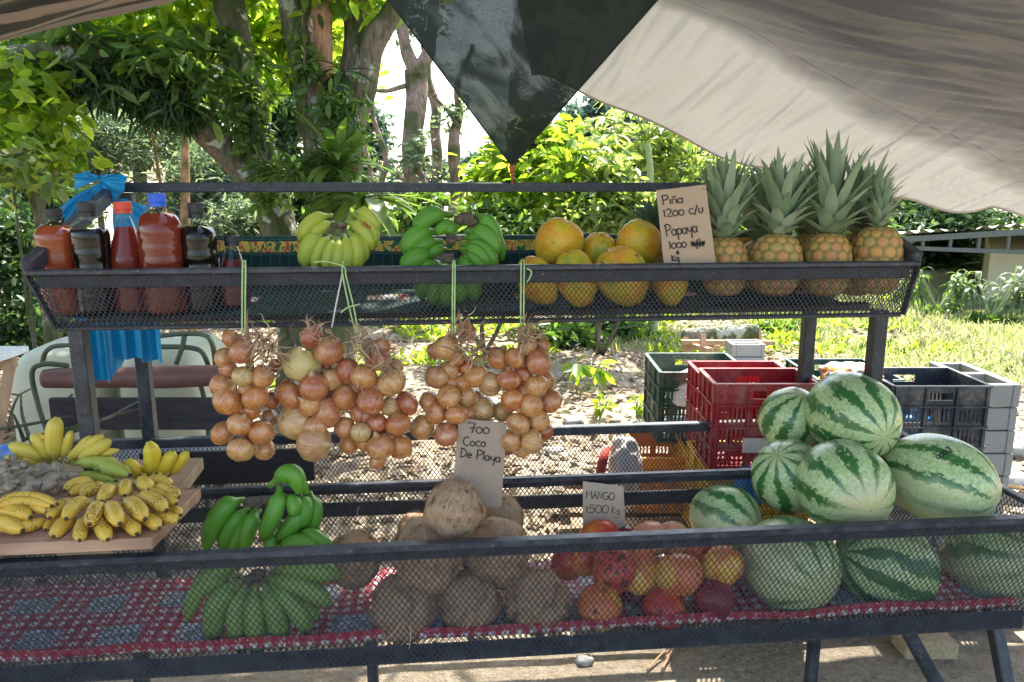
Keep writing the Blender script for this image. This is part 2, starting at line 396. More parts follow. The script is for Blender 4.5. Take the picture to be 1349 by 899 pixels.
# crowns in view (hanging sprays) and above the frame (they shade the stall)
pts = blob_points([pblob(445, -20, D-.3, 75, 45), pblob(400, 20, D+.5, 60, 50), pblob(495, -30, D, 50, 40), pblob(380, 80, D+.7, 32, 60)], 1000, 14, .3)
pts2 = np.concatenate([rng.normal(size=(3200, 3))*np.array([.9, .8, .45])+np.array(c) for c in ((-.2, 4.9, 4.1), (-1.0, 4.6, 3.9), (-.6, 3.7, 4.4))]); pts2 = pts2[pts2[:, 0]-.35*(pts2[:, 1]-4) < .62]; pts2 = np.concatenate([pts2, rng.normal(size=(900, 3))*np.array([.28, .35, .3])+np.array((.2, 4.0, 4.2))])
leaves('crown', np.concatenate([pts, pts2]), .15, L_bright, T1, asp=.38, droop=.5)
pts = blob_points([pblob(170, 30, D-.2, 120, 40), pblob(270, 30, D+.4, 80, 55), pblob(340, 70, D+.6, 30, 90), pblob(90, 60, D-.5, 90, 40), pblob(230, -60, D, 150, 60)], 1500, 14, .25)
pts2 = np.concatenate([rng.normal(size=(2000, 3))*np.array([.7, .7, .4])+np.array(c) for c in ((-2.6, 4.6, 3.9), (-1.9, 3.9, 4.2), (-1.4, 5.2, 3.7))])
leaves('crown', np.concatenate([pts, pts2]), .15, L_bright, T2, asp=.38, droop=.5)
pts = blob_points([pblob(130, 70, D-.55, 90, 32), pblob(215, 90, D-.5, 80, 55), pblob(290, 70, D-.1, 40, 60), pblob(80, 40, D-.7, 70, 24)], 620, 12, .3)
o = leaves('shade_toned_foliage', pts, .15, L_mid, T2, asp=.34, droop=.6)  # darker leaf green stands in for shade on the near sprays
# moss and ferns on the limb
pts = blob_points([pblob(150, 108, D-.5, 75, 34), pblob(215, 130, D-.4, 55, 34), pblob(90, 95, D-.6, 60, 22), pblob(250, 150, D-.3, 25, 20)], 3800, 24, .3, .2)
d = rng.normal(size=(len(pts), 3))*.6; d[:, 2] -= 1
V, q = leaf_arrays(pts, .09, asp=.16, dirs=d, svar=.6)
setp(link('hanging_moss', mesh_np('hanging_moss', V, q), L_dark), 'dark hanging moss and ferns along the limb at upper left', 'moss', kind='stuff')

def strap_plant(name, label, cat, c, n, L, wd, mat, el=(.1, 1.3), droop=1., grp=None, az=(0, 6.28), fold=.25):
    t = thing(name, label, cat, c, grp); mb = MB(); c = Vector(c)
    for k in range(n):
        a = random.uniform(*az); e = random.uniform(*el); l = L*random.uniform(.65, 1.15); dr = droop*random.uniform(.5, 1.3)
        p = c.copy(); pts = [p.copy()]; ns = []; h = Vector((math.cos(a), math.sin(a), 0))
        S = 7
        for i in range(S):
            dd = h*math.cos(e)+Vector((0, 0, math.sin(e))); ns.append((Vector((0, 0, math.cos(e)))-h*math.sin(e)))
            p = p+dd*l/S; pts.append(p.copy()); e -= dr/S
        ns.append(ns[-1]); w0 = wd*random.uniform(.7, 1.2)
        mb.ribbon(pts, [w0*x for x in (.3, .6, .85, 1, 1, .85, .5, .03)], ns, fold)
    mb.build('foliage', mat, t, True); return t
strap_plant('epiphyte_fern', 'broad strap-leaved fern growing on the forked trunk above the rear bar', 'fern', P(445, 225, D-.5), 46, .42, .06, L_mid, (-.1, 1.4), 1.3)
strap_plant('epiphyte_fern', 'large drooping fern behind the yellow-green bananas and below the bar', 'fern', P(478, 262, D-.55), 34, .46, .075, L_mid, (-.6, .5), 1.1)
strap_plant('epiphyte_fern', 'thin-leaved fern sprouting left of the forked trunk', 'fern', P(392, 232, D-.4), 30, .36, .035, L_mid, (-.1, 1.2), 1.2)
strap_plant('epiphyte_fern', 'dark fern clump perched in the fork near the top of the photo', 'fern', P(452, 95, D-.4), 18, .25, .045, L_dark, (-1.2, .8), 1.0)
for (bl, lab) in (([pblob(452, 150, D-.45, 30, 50), pblob(425, 230, D-.4, 34, 30), pblob(400, 80, D-.4, 18, 60)], 'small-leaved creeper climbing the front of the forked trunk'), ([pblob(330, 150, D-.15, 22, 60), pblob(350, 240, D-.1, 20, 40)], 'thin creeper on the leaning trunk above the bare stem')):
    t = thing('climbing_creeper', lab, 'creeper', bl[0][0], 'creepers on the trunks'); pp = blob_points(bl, 620, 8, .5, .3)
    mb = MB(); q, r = crooked([bl[0][0]]+[b_[0] for b_ in bl[1:]]+[Vector(bl[-1][0])+Vector((0, 0, .3))], [.008]*(len(bl)+1), 6, .03, 2); mb.tube(q, r, 6); mb.build('stem', M_bark, t, True)
    leaves('foliage', pp, .085, L_mid, t, asp=.4, droop=.7)
# orange-brown stem + liana
def pole_tree(name, label, cat, pts, mat, crown=None, grp=None, seed=0, cm=None, cs=.12, n=10, ccount=800, amp=.012):
    b = P(*pts[0][:3]); t = thing(name, label, cat, (b.x, b.y, gz(b.x, b.y)), grp); mb = MB()
    g0 = Vector((b.x, b.y, gz(b.x, b.y)-.05)); P3 = [g0]+[P(a, y, d) for a, y, d, r in pts]; rr = [pts[0][3]*pts[0][2]/F*1.2]+[r*d/F for a, y, d, r in pts]
    q, r = crooked(P3, rr, 6, amp, seed); mb.tube(q, r, n); mb.build('trunk', mat, t, True)
    if crown: leaves('crown', blob_points(crown, ccount, 16, .25), cs, cm or L_mid, t)
    return t, mb
pole_tree('bare_stem', 'straight orange-brown bare stem behind the blue-capped bottle', 'stem', [(245, 330, 6.6, 6.5), (244, 240, 6.6, 6), (243, 165, 6.6, 4.5)], M_bark_red, seed=3, amp=.002)
pole_tree('liana', 'thin curving orange liana left of the bare stem', 'liana', [(232, 330, 6.2, 3), (216, 275, 6.2, 2.5), (206, 205, 6.1, 2.2), (196, 150, 6, 2)], M_bark_red, seed=5, amp=.004)
# thin pink trees on the right of the big tree
pk = 'slender pinkish trees against the bright sky'
def multi(name, label, cat, limbs, mat, crown, cm, cs, cc, grp=None):
    a, y, d, r = limbs[0][0]; b = P(a, y, d); t = thing(name, label, cat, (b.x, b.y, gz(b.x, b.y)), grp); mb = MB()
    for i, L in enumerate(limbs):
        if i == 0:
            P3 = [Vector((b.x, b.y, gz(b.x, b.y)-.05))]+[P(*q[:3]) for q in L]; rr = [L[0][3]*d/F*1.2]+[q[3]*q[2]/F for q in L]
        else: P3 = [P(*q[:3]) for q in L]; rr = [q[3]*q[2]/F for q in L]
        q, r_ = crooked(P3, rr, 6, .02, i*3.1+a); mb.tube(q, r_, 10)
    mb.build('trunk', mat, t, True)
    if crown: leaves('crown', blob_points(crown, cc, 16, .3), cs, cm, t)
    return t
multi('slender_tree', 'thickest of the pinkish trees, forking near the top of the photo', 'tree', [[(545, 330, 9, 16), (545, 240, 9, 15), (547, 150, 9, 14), (548, 95, 9, 15)], [(546, 100, 9, 11), (536, 60, 9, 8), (522, 10, 9, 7), (510, -60, 9, 5)], [(550, 100, 9, 11), (565, 60, 9, 8), (575, 0, 9, 7), (590, -80, 9, 5)], [(548, 110, 9, 4), (510, 120, 8.9, 3), (480, 118, 8.8, 2)]],
      M_bark_pink, [pblob(545, 210, 8.9, 26, 50), pblob(540, 20, 9.3, 60, 30)], L_grey, .1, 620, pk)
multi('slender_tree', 'thin straight pinkish tree just right of the thickest one', 'tree', [[(577, 330, 9.6, 8), (576, 240, 9.6, 7), (572, 150, 9.6, 7), (565, 100, 9.6, 6), (556, 40, 9.6, 5)]], M_bark_pink, [pblob(576, 240, 9.6, 22, 25)], L_grey, .1, 160, pk)
multi('slender_tree', 'crooked pinkish tree nearest the dark net tip', 'tree', [[(596, 330, 9.3, 8), (598, 240, 9.3, 7), (601, 195, 9.3, 8), (607, 155, 9.3, 6), (604, 120, 9.2, 4), (622, 60, 9, 3)], [(603, 165, 9.2, 3), (590, 140, 9.2, 2.5), (575, 125, 9.1, 2)]], M_bark_pink, [pblob(603, 150, 9.2, 26, 22), pblob(640, 225, 9.3, 30, 18)], L_grey, .09, 260, pk)
multi('slender_tree', 'thinnest reddish sapling close to the forked trunk', 'tree', [[(505, 330, 8, 4), (504, 240, 8, 4), (496, 160, 8, 3), (488, 90, 8, 3), (492, 20, 8, 2)], [(490, 240, 8, 3), (484, 150, 8, 3), (482, 100, 8, 3)]], M_bark_pink, None, L_grey, .08, 120, pk)

# ---------------------------------------------------------------- bushes / background foliage: each its own plant
def bush(name, label, cat, blobs, n, size, mat, grp=None, asp=.42, droop=.2, cl=18, cr=.22, sh=.4, trunk=None, up=.5):
    c = Vector(blobs[0][0]); g0 = Vector((c.x, c.y, gz(c.x, c.y))); t = thing(name, label, cat, g0, grp)
    pts = blob_points(blobs, n, cl, cr, sh)
    zmin = np.array([gz(p[0], p[1]) for p in pts[::1]])+.03; pts[:, 2] = np.maximum(pts[:, 2], zmin)
    mb = MB()
    for k, (bc, br) in enumerate(blobs):
        bc = Vector(bc); q, r = crooked([g0-Vector((0, 0, .03)), (g0+bc)/2+Vector((random.uniform(-.1, .1), 0, 0)), bc], [trunk or br[0]*.07, (trunk or br[0]*.07)*.7, (trunk or br[0]*.07)*.4], 4, .02, k); mb.tube(q, r, 7)
        for j in range(6):
            e = bc+Vector([random.uniform(-.8, .8)*x for x in br]); q, r = crooked([bc, (bc+e)/2, e], [(trunk or br[0]*.07)*.35, .01, .005], 3, .02, j); mb.tube(q, r, 5)
    mb.build('stem' if not trunk else 'trunk', M_bark, t, True)
    leaves('foliage' if not trunk else 'crown', pts, size, mat, t, asp=asp, droop=droop, up=up); return t
gb = 'trees and shrubs of the wood behind the stall'
bush('leafy_tree', 'bright leafy tree hanging over the left edge, leaves lit yellow-green', 'tree', [pblob(40, 190, 4.4, 62, 60), pblob(20, 110, 4.4, 55, 40), pblob(60, 130, 4.6, 45, 45)], 900, .12, L_bright, gb, droop=.5, trunk=.035, cl=10, cr=.4)
bush('leafy_tree', 'sprig-leaved sapling reaching toward the blue sheet', 'tree', [pblob(20, 215, 3.9, 36, 34), pblob(66, 236, 3.9, 20, 16)], 120, .1, L_yel, gb, droop=.5, trunk=.012, cl=8, cr=.4)
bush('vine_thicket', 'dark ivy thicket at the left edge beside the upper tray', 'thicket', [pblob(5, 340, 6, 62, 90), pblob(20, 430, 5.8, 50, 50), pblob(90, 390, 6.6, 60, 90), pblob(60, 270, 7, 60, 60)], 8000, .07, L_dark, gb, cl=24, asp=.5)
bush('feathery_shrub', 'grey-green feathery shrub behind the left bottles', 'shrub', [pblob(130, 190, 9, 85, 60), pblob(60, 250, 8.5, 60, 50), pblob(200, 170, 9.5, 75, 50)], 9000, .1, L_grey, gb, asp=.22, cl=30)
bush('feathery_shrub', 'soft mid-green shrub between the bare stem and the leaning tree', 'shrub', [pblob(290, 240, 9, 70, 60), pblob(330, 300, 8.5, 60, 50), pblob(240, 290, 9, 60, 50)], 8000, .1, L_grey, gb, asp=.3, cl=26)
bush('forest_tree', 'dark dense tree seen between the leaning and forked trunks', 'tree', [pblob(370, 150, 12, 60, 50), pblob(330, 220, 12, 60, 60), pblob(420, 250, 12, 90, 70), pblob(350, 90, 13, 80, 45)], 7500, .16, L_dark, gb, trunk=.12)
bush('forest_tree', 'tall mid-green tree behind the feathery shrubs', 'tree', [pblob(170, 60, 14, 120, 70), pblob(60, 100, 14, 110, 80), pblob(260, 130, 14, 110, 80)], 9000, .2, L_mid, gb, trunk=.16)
bush('forest_tree', 'far tree filling the gap under the striped awning', 'tree', [pblob(-60, 60, 15, 140, 120), pblob(-40, 230, 15, 120, 120), pblob(60, 200, 15, 120, 80)], 6500, .2, L_mid, gb, trunk=.16)
bush('forest_tree', 'far yellow-green tree glowing above the leaning tree', 'tree', [pblob(330, 20, 16, 110, 80), pblob(430, 60, 16, 70, 80), pblob(220, -20, 16, 120, 60)], 6500, .22, L_bright, gb, trunk=.16)
bush('sunlit_shrub', 'bright shrub with broad leaves right of the net tip', 'shrub', [pblob(700, 190, 7, 62, 42), pblob(655, 250, 7, 55, 50), pblob(745, 250, 6.8, 70, 70)], 2600, .12, L_bright, gb, cl=12)
bush('sunlit_shrub', 'yellow-lit shrub behind the papayas', 'shrub', [pblob(800, 250, 6.6, 50, 60), pblob(845, 280, 6.4, 45, 50), pblob(770, 290, 6.4, 45, 40)], 1900, .11, L_yel, gb, cl=12)
bush('sunlit_shrub', 'mid-green shrub low behind the green banana bunch', 'shrub', [pblob(640, 300, 6.6, 55, 40), pblob(560, 285, 8, 50, 40), pblob(690, 310, 6.4, 50, 35)], 2600, .1, L_mid, gb, cl=14)
bush('sunlit_shrub', 'airy yellow shrub under the lower tarpaulin edge', 'shrub', [pblob(870, 200, 8, 60, 36), pblob(925, 235, 8, 55, 45), pblob(810, 180, 8.5, 40, 30)], 1500, .12, L_yel, gb, cl=10, cr=.4)
bush('forest_tree', 'broad tree far out beyond the left edge of the photo', 'tree', [((-9, 11, 2.4), (2.2, 1.6, 2.0)), ((-7, 9.5, 1.3), (1.6, 1.2, 1.1)), ((-11.5, 9, 1.8), (2, 1.6, 1.7))], 5200, .2, L_mid, gb, trunk=.14)
bush('forest_tree', 'low dark tree beside the clearing beyond the left edge of the photo', 'tree', [((-6.2, 7, 1.1), (1.2, 1, 1.0)), ((-9, 5.5, 1.2), (1.5, 1.2, 1.1))], 3200, .16, L_dark, gb, trunk=.1)
bush('forest_tree', 'rounded tree far out beyond the right edge of the photo', 'tree', [((15.5, 10, 2.2), (2.2, 1.8, 2.0)), ((17.5, 7, 1.6), (2, 1.6, 1.5))], 4200, .2, L_mid, gb, trunk=.14)
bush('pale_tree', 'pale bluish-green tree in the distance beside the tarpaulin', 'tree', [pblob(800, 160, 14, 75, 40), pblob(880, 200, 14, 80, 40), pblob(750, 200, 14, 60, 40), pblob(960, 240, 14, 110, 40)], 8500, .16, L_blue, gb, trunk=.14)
bush('pale_tree', 'thin pale bluish tree low on the horizon behind the slender trees', 'tree', [pblob(610, 225, 17, 60, 22), pblob(520, 245, 17, 60, 18), pblob(660, 215, 17, 50, 22), pblob(490, 190, 16, 26, 60)], 2600, .18, L_blue, gb, trunk=.1)
bush('forest_tree', 'deep green tree row behind the pineapples', 'tree', [pblob(950, 330, 12, 110, 70), pblob(1080, 330, 12.5, 110, 80), pblob(820, 340, 11, 90, 60)], 8500, .16, L_mid, gb, trunk=.12)
bush('forest_tree', 'dark tree between the pineapples and the house roof', 'tree', [pblob(1220, 290, 15, 90, 70), pblob(1290, 340, 15, 70, 70), pblob(1180, 350, 14, 70, 60)], 9500, .16, L_dark, gb, trunk=.14)
bush('forest_tree', 'dark tree rising behind the house roof at the right edge', 'tree', [pblob(1370, 280, 18, 100, 90), pblob(1450, 250, 18, 120, 100)], 4500, .2, L_dark, gb, trunk=.14)
bush('forest_tree', 'mid-green tree hidden low behind the banana bunches', 'tree', [pblob(470, 340, 11, 90, 60), pblob(600, 350, 11, 100, 50), pblob(720, 350, 11, 90, 50)], 7000, .14, L_mid, gb, trunk=.1)
bush('broad_bush', 'dark glossy bush under the upper tray beside the right onion bunch', 'bush', [pblob(760, 458, 7.2, 50, 32), pblob(800, 440, 7.6, 50, 36), pblob(720, 450, 7.4, 40, 32)], 1500, .13, L_mid, gb, cl=10)
bush('broad_bush', 'small bush at the foot of the log frame', 'bush', [pblob(1040, 455, 8, 28, 28), pblob(1010, 470, 8, 20, 16)], 650, .09, L_mid, gb, cl=12)
bush('broad_bush', 'light bush behind the right posts', 'bush', [pblob(1130, 425, 11, 45, 25), pblob(1180, 440, 10, 35, 20), pblob(1090, 430, 12, 40, 25)], 1600, .1, L_bright, gb, cl=12)
bush('broad_bush', 'ragged bush left of the wooden fence', 'bush', [pblob(860, 470, 7.6, 24, 14), pblob(890, 480, 7.2, 20, 10)], 420, .09, L_bright, gb, cl=10)
bush('broad_bush', 'pale weeds seen between the onion bunches', 'bush', [pblob(560, 455, 9.5, 70, 16), pblob(480, 460, 9.5, 60, 16), pblob(650, 450, 9.5, 60, 14)], 1500, .08, L_bright, gb, cl=12)
# tall leafy plants in front of the house
def cane_plant(label, px, py, d, hpx, n, L, wd, mat):
    b = P(px, py, d); g0 = gsnap(b); t = thing('cane_plant', label, 'plant', g0, 'tall drooping plants by the house'); mb = MB(); lf = MB()
    for k in range(n):
        a = random.random()*6.28; top = g0+Vector((math.cos(a)*.25, math.sin(a)*.2, hpx*d/F*random.uniform(.55, 1))); q, r = crooked([g0, (g0+top)/2, top], [.02, .018, .012], 4, .01, k); mb.tube(q, r, 6)
        for j in range(16):
            aa = random.random()*6.28; c = top-Vector((0, 0, random.uniform(0, .5)*hpx*d/F)); e = random.uniform(.2, 1.2); l = L*random.uniform(.7, 1.2); h = Vector((math.cos(aa), math.sin(aa), 0)); p = c; pts = [c]; ns = []
            for i in range(6): ns.append(Vector((0, 0, math.cos(e)))-h*math.sin(e)); p = p+(h*math.cos(e)+Vector((0, 0, math.sin(e))))*l/6; pts.append(p); e -= .42
            ns.append(ns[-1]); lf.ribbon(pts, [wd*x for x in (.3, .7, 1, 1, .8, .5, .05)], ns, .2)
    mb.build('stem', M_stem, t, True); lf.build('foliage', mat, t, True)
cane_plant('bushy drooping plant just right of the upper tray end', 1236, 430, 9, 72, 7, .2, .035, L_mid)
cane_plant('pale drooping plant in front of the beige house wall', 1304, 438, 8.6, 66, 7, .28, .04, L_grey)
bush('broad_bush', 'low green plants under the drooping plants', 'bush', [pblob(1236, 432, 9, 22, 22), pblob(1300, 446, 8.6, 34, 14)], 900, .09, L_mid, gb, cl=12)
# papaya tree
t = thing('papaya_tree', 'papaya tree with a pale green stem rising right of the dark bush', 'tree', gsnap(P(861, 478, 7.6)))
mb = MB(); q, r = crooked([t.location, P(861, 440, 7.6), P(858, 300, 7.6), P(853, 190, 7.6)], [.055, .05, .04, .03], 5, .01, 2); mb.tube(q, r, 10); mb.build('trunk', M_stem, t, True)
lf = MB(); top = P(853, 185, 7.6)
for k in range(16):
    a = k*2.4; e = random.uniform(-.1, 1.1); h = Vector((math.cos(a), math.sin(a), 0)); end = top+(h*math.cos(e)+Vector((0, 0, math.sin(e))))*.5; lf.tube([top, (top+end)/2+Vector((0, 0, .04)), end], .006, 5)
    for j in range(7):
        b2 = a+(j-3)*.55; hh = Vector((math.cos(b2), math.sin(b2), 0)); lf.ribbon([end, end+hh*.1+Vector((0, 0, .0)), end+hh*.2-Vector((0, 0, .03)), end+hh*.28-Vector((0, 0, .09))], [.02, .06, .05, .003], Vector((0, 0, 1)), .15)
lf.build('crown', L_yel, t, True)

# ---------------------------------------------------------------- house at right
M_wall = simple('house_plaster', (.62, .53, .39), .9, .15, 8, .08)
M_tin = simple('tin_roof', (.72, .71, .68), .5, 0, 4, .1)
M_steel = simple('painted_steel_grey', (.12, .12, .11), .55, 0, 20, .1)
def house():
    A = P(1292, 440, 10.0); a_ = math.atan2(A.x, A.y)-R(1.5); U = Vector((math.cos(a_), -math.sin(a_), 0)); W = Vector((math.sin(a_), math.cos(a_), 0))
    O = Vector((A.x, A.y, 0)); t = thing('house', 'beige plastered house with a corrugated tin roof at the right edge', 'house', O)
    zt = P(1292, 327, 10.0).z; pt = lambda u, w_, z: O+U*u+W*w_+UZ_*z
    mb = MB(); mb.frame(pt(3, 2.5, (zt+.02)/2-.02), U*3, W*2.5, UZ_*(zt/2)); mb.build('wall', M_wall, t)
    zr = P(1182, 307, 10.2).z; u0 = -1.12; u1 = 6.6; w0 = -.55; w1 = 5.2; sl = .105
    mb = MB(); mb.grid(lambda u, v: pt(u0+(u1-u0)*u, w0+(w1-w0)*v, zr+sl*(u1-u0)*u+.02+.018*math.sin(u*300)-v*.32), 600, 2); mb.build('roof', M_tin, t)
    top = lambda u: zr-.02+sl*(u-u0)
    mb = MB(); mb.bar(pt(u0, w0+.02, top(u0)-.05), pt(u1, w0+.02, top(u1)-.05), .05, .07); mb.bar(pt(-.9, w0+.02, zt+.02), pt(u1, w0+.02, zt+.02), .05, .05)
    u = -.75
    while u < u1: mb.bar(pt(u, w0+.02, zt+.02), pt(u, w0+.02, top(u)-.05), .03, .03, (0, 1, 0)); u += .3
    mb.bar(pt(u0, w0+.03, top(u0)-.06), pt(-.9, w0+.03, zt+.02), .04, .04); mb.build('roof_truss', M_steel, t)
UZ_ = Vector((0, 0, 1))
house()

# ---------------------------------------------------------------- yard things
def wood_mat(name, a, b, sc_=9, axis=(1, .12, 1)):
    g = G(name); o = g.coord(); mm = g.mapv(o, axis); n = g.noise(mm, sc_*3, 6, .65, .6); n2 = g.noise(o, 4, 3)
    c = g.mix(g.ramp(n, [(.3, 0.), (.7, 1.)]), a, b); c = g.mix(g.ramp(n2, [(.45, 0.), (.75, .6)]), c, tuple(x*.45 for x in a))
    return g.done(g.pbr(c, .75, g.bump(n, .4, .003), spec=.2))
M_board = wood_mat('raw_board', (.26, .13, .075), (.58, .38, .25), 6, (.07, 1, 1))
M_board2 = wood_mat('weathered_board', (.20, .14, .09), (.38, .28, .19), 9, (.10, 1, 1))
M_plankdark = wood_mat('dark_plank', (.035, .03, .035), (.075, .065, .07), 9, (.1, 1, 1))
M_fence = wood_mat('fence_wood', (.13, .055, .04), (.26, .13, .10), 9, (1, 1, .1))
M_stick = wood_mat('raw_stick', (.38, .22, .12), (.58, .38, .24), 9, (1, 1, .2))
def block_mat():
    g = G('concrete_block'); o = g.coord(); n = g.noise(o, 160, 3, .8); n2 = g.noise(o, 9, 4)
    c = g.mix(n, (.22, .215, .20), (.46, .45, .42)); c = g.mix(g.ramp(n2, [(.4, 0.), (.7, .4)]), c, (.28, .27, .24))
    return g.done(g.pbr(c, .95, g.bump(n, .7, .004), spec=.1))
M_block = block_mat()
# fence
t = thing('wooden_fence', 'short reddish board fence behind the log on its stick frame', 'fence', gsnap(P(880, 470, 11)))
a, b = P(880, 462, 11), P(958, 462, 11); a.z = b.z = 0; zt = P(900, 422, 11).z; mb = MB()
for k in range(9):
    c = a.lerp(b, (k+.5)/9); mb.frame((c.x, c.y, zt/2-.1+.03*random.random()), (.042, 0, 0), (0, .012, 0), (0, 0, zt/2+.1))
mb.build('board_panel', M_fence, t); mb = MB(); mb.bar((a.x, a.y+.04, zt-.12), (b.x, b.y+.04, zt-.12), .05, .08); mb.bar((a.x, a.y+.04, .2), (b.x, b.y+.04, .2), .05, .08); mb.build('rail', M_fence, t)
# stick frame + log + blocks
d = 6.2; t = thing('stick_frame', 'rough frame of pale sawn sticks under a log', 'wooden frame', gsnap(P(930, 520, d)))
mb = MB()
def stick(x0, y0, x1, y1, d0, d1, r=.022):
    mb.bar(P(x0, y0, d0), P(x1, y1, d1), r*2, r*1.7)
g_ = lambda px, py, dd: gsnap(P(px, py, dd))
for px, yt, dd in ((903, 444, 6.2), (909, 446, 6.6), (926, 440, 6.0), (945, 455, 5.9), (999, 432, 6.5)):
    mb.bar(g_(px, 500, dd)-Vector((0, 0, .03)), P(px, yt, dd), .04, .035, (0, 1, 0))
stick(897, 451, 1018, 452, 6.15, 6.2); stick(900, 452, 935, 462, 6.3, 5.9); stick(903, 458, 1000, 448, 6.6, 6.6)
mb.build('stick_rails', M_stick, t)
mb = MB(); q, r = crooked([P(898, 442, 6.35), P(940, 441, 6.35), P(1000, 437, 6.35)], [.06, .075, .06], 6, .01, 3); mb.tube(q, r, 14)
setp(mb.build('log', bark_mat('bark_pale', (.13, .12, .09), (.3, .28, .22), (.45, .47, .38), .55), origin=P(940, 441, 6.35), smooth=True), 'mossy grey log lying on the pale stick frame', 'log')
def block(px0, px1, y0, y1, d, dp, lab, hollow=False):
    A = P(px0, y0, d); B = P(px1, y0, d); C = P(px0, y1, d); w_ = (B-A).length; h = abs(A.z-C.z); mb = MB()
    ux = Vector((math.cos(PSI), -math.sin(PSI), 0)); uy = Vector((math.sin(PSI), math.cos(PSI), 0)); c = A+ux*w_/2+uy*dp/2; c.z = (A.z+C.z)/2
    if hollow:
        t_ = .03; z = c.z
        for s in (-1, 1): mb.frame(c+ux*s*(w_/2-t_/2), ux*t_/2, uy*dp/2, (0, 0, h/2))
        for s in (-1, 0, 1): mb.frame(c+uy*s*(dp/2-t_/2-.001), ux*(w_/2-t_-.0005), uy*t_/2, (0, 0, h/2-.0015))
    else: mb.frame(c, ux*w_/2, uy*dp/2, (0, 0, h/2))
    return setp(mb.build('concrete_block', M_block, origin=(c.x, c.y, c.z-h/2), bevel=.004), lab, 'concrete block', 'grey concrete blocks')
block(964, 1008, 472, 490, 5.6, .2, 'lower grey block of the pair behind the red crate'); block(965, 1009, 454, 471.6, 5.6, .2, 'hollow grey block on top of the pair behind the red crate', True)
UX = Vector((math.cos(PSI), -math.sin(PSI), 0)); UY = Vector((math.sin(PSI), math.cos(PSI), 0)); UZ = Vector((0, 0, 1))
def crate(label, A, W, Dp, H, mat, solidmid=True):
    """A = near top-left corner"""
    base = A-UZ*H; t = thing('plastic_crate', label, 'crate', base, 'plastic crates behind the rear tray')
    mb = MB(); rb = MB(); th = .004
    def wall(o, a, n, W, handle, lowtop=False):
        # o bottom corner, a along, n outward
        def pc(u0, u1, z0, z1, k=0., tt=th, m=mb):
            c = o+a*((u0+u1)/2)+UZ*((z0+z1)/2)+n*k; m.frame(c, a*(u1-u0)/2, n*tt/2, UZ*(z1-z0)/2)
        cols = 3 if W < .4 else 5; cw = W/cols; rows = 4; rh = H/rows
        for i in range(cols):
            u0 = i*cw; u1 = u0+cw
            for j in range(rows):
                z0 = j*rh; z1 = z0+rh; mid = (i == cols//2)
                if handle and mid and j == rows-1:   # handle opening
                    pc(u0, u1, z1-.028, z1); pc(u0, u1, z0, z0+.022); pc(u0, u0+.012, z0+.022, z1-.028); pc(u1-.012, u1, z0+.022, z1-.028); continue
                if (j == rows-1 and not mid) or (mid and j == 1 and solidmid): pc(u0, u1, z0, z1); continue
                ns = 6; sw = (u1-u0-.02)/ns; pc(u0, u1, z0, z0+.016); pc(u0, u1, z1-.01, z1); pc(u0, u0+.01, z0+.016, z1-.01); pc(u1-.01, u1, z0+.016, z1-.01)
                for s in range(ns): pc(u0+.01+s*sw, u0+.01+s*sw+sw*.45, z0+.016, z1-.01)
        for j in range(rows+1):
            z = min(max(j*rh, .003), H-.003); pc(-.006, W+.006, z-.003, z+.003, .007, .012, rb)
        for i in range(cols+1):
            u = min(max(i*cw, .004), W-.004); pc(u-.0035, u+.0035, .004, H-.004, .0055, .008, rb)
    wall(base, UX, -UY, W, True); wall(base+UY*Dp, UX, UY, W, True); wall(base, UY, -UX, Dp, False); wall(base+UX*W, UY, UX, Dp, False)
    mb.build('body', mat, t); rb.build('ribs', mat, t)
    fl = MB(); fl.frame(base+UX*W/2+UY*Dp/2+UZ*.006, UX*(W/2-.004), UY*(Dp/2-.004), UZ*.004); fl.build('bottom_panel', mat, t)
    return t
def plastic(n, c, rough=.45):
    g = G(n); o = g.coord(); a = g.noise(o, 7, 5, .7); b = g.noise(o, 70, 4, .8); f = g.ramp(g.math('ADD', a, g.math('MULTIPLY', b, .35)), [(.62, 0.), (.85, .55)])
    cc = g.mix(f, c, (.34, .29, .23)); sc2 = g.ramp(g.noise(g.mapv(o, (1, 1, 6)), 40, 3), [(.68, 0.), (.74, .4)]); cc = g.mix(sc2, cc, tuple(min(1, x*1.6+.08) for x in c))
    return g.done(g.pbr(cc, g.mix(f, (rough,)*3, (.8,)*3), spec=.4))
K_red = plastic('crate_red', (.33, .018, .028)); K_green = plastic('crate_green', (.012, .06, .045)); K_black = plastic('crate_black', (.035, .036, .045)); K_yel = plastic('crate_yellow', (.55, .33, .02)); K_org = plastic('crate_orange', (.62, .24, .02)); K_blue = plastic('blue_plastic', (.02, .16, .5)); K_dkred = plastic('crate_dark_red', (.33, .02, .03))
H = .31
cr = crate('red crate with an oval handle slot, standing nearest behind the watermelons', P(944, 505, 2.62), .34, .21, H, K_red)
# label patch on red crate
mb = MB(); c = P(944, 505, 2.62)+UX*.145-UZ*.215-UY*.018; mb.frame(c, UX*.05, UY*.0015, UZ*.026); o = mb.build('paper_label', simple('paper', (.55, .5, .45), .8), cr)
crate('dark red crate tucked behind the nearest red crate', P(925, 492, 2.96), .34, .2, H, K_dkred)
crate('dark green crate left of the red crates', P(872, 490, 3.25), .36, .36, H, K_green)
crate('black crate with a bright handle slot beside the stacked blocks', P(1180, 508, 2.78), .335, .27, H, K_black)
crate('second dark green crate, its rim showing between the right posts', P(1080, 500, 3.4), .36, .4, H, K_green)
cb = P(944, 505, 2.62).z-H
def base_crate(lab, px, d, mat, dz=.004, ref=None, W=.34, Dp=.33):
    A = P(px, 500, d); A.z = ref-dz; crate(lab, A, W, Dp, min(H, A.z-.16), mat)
base_crate('yellow crate underneath the nearest red crate', 944, 2.62, K_yel, .012, cb)
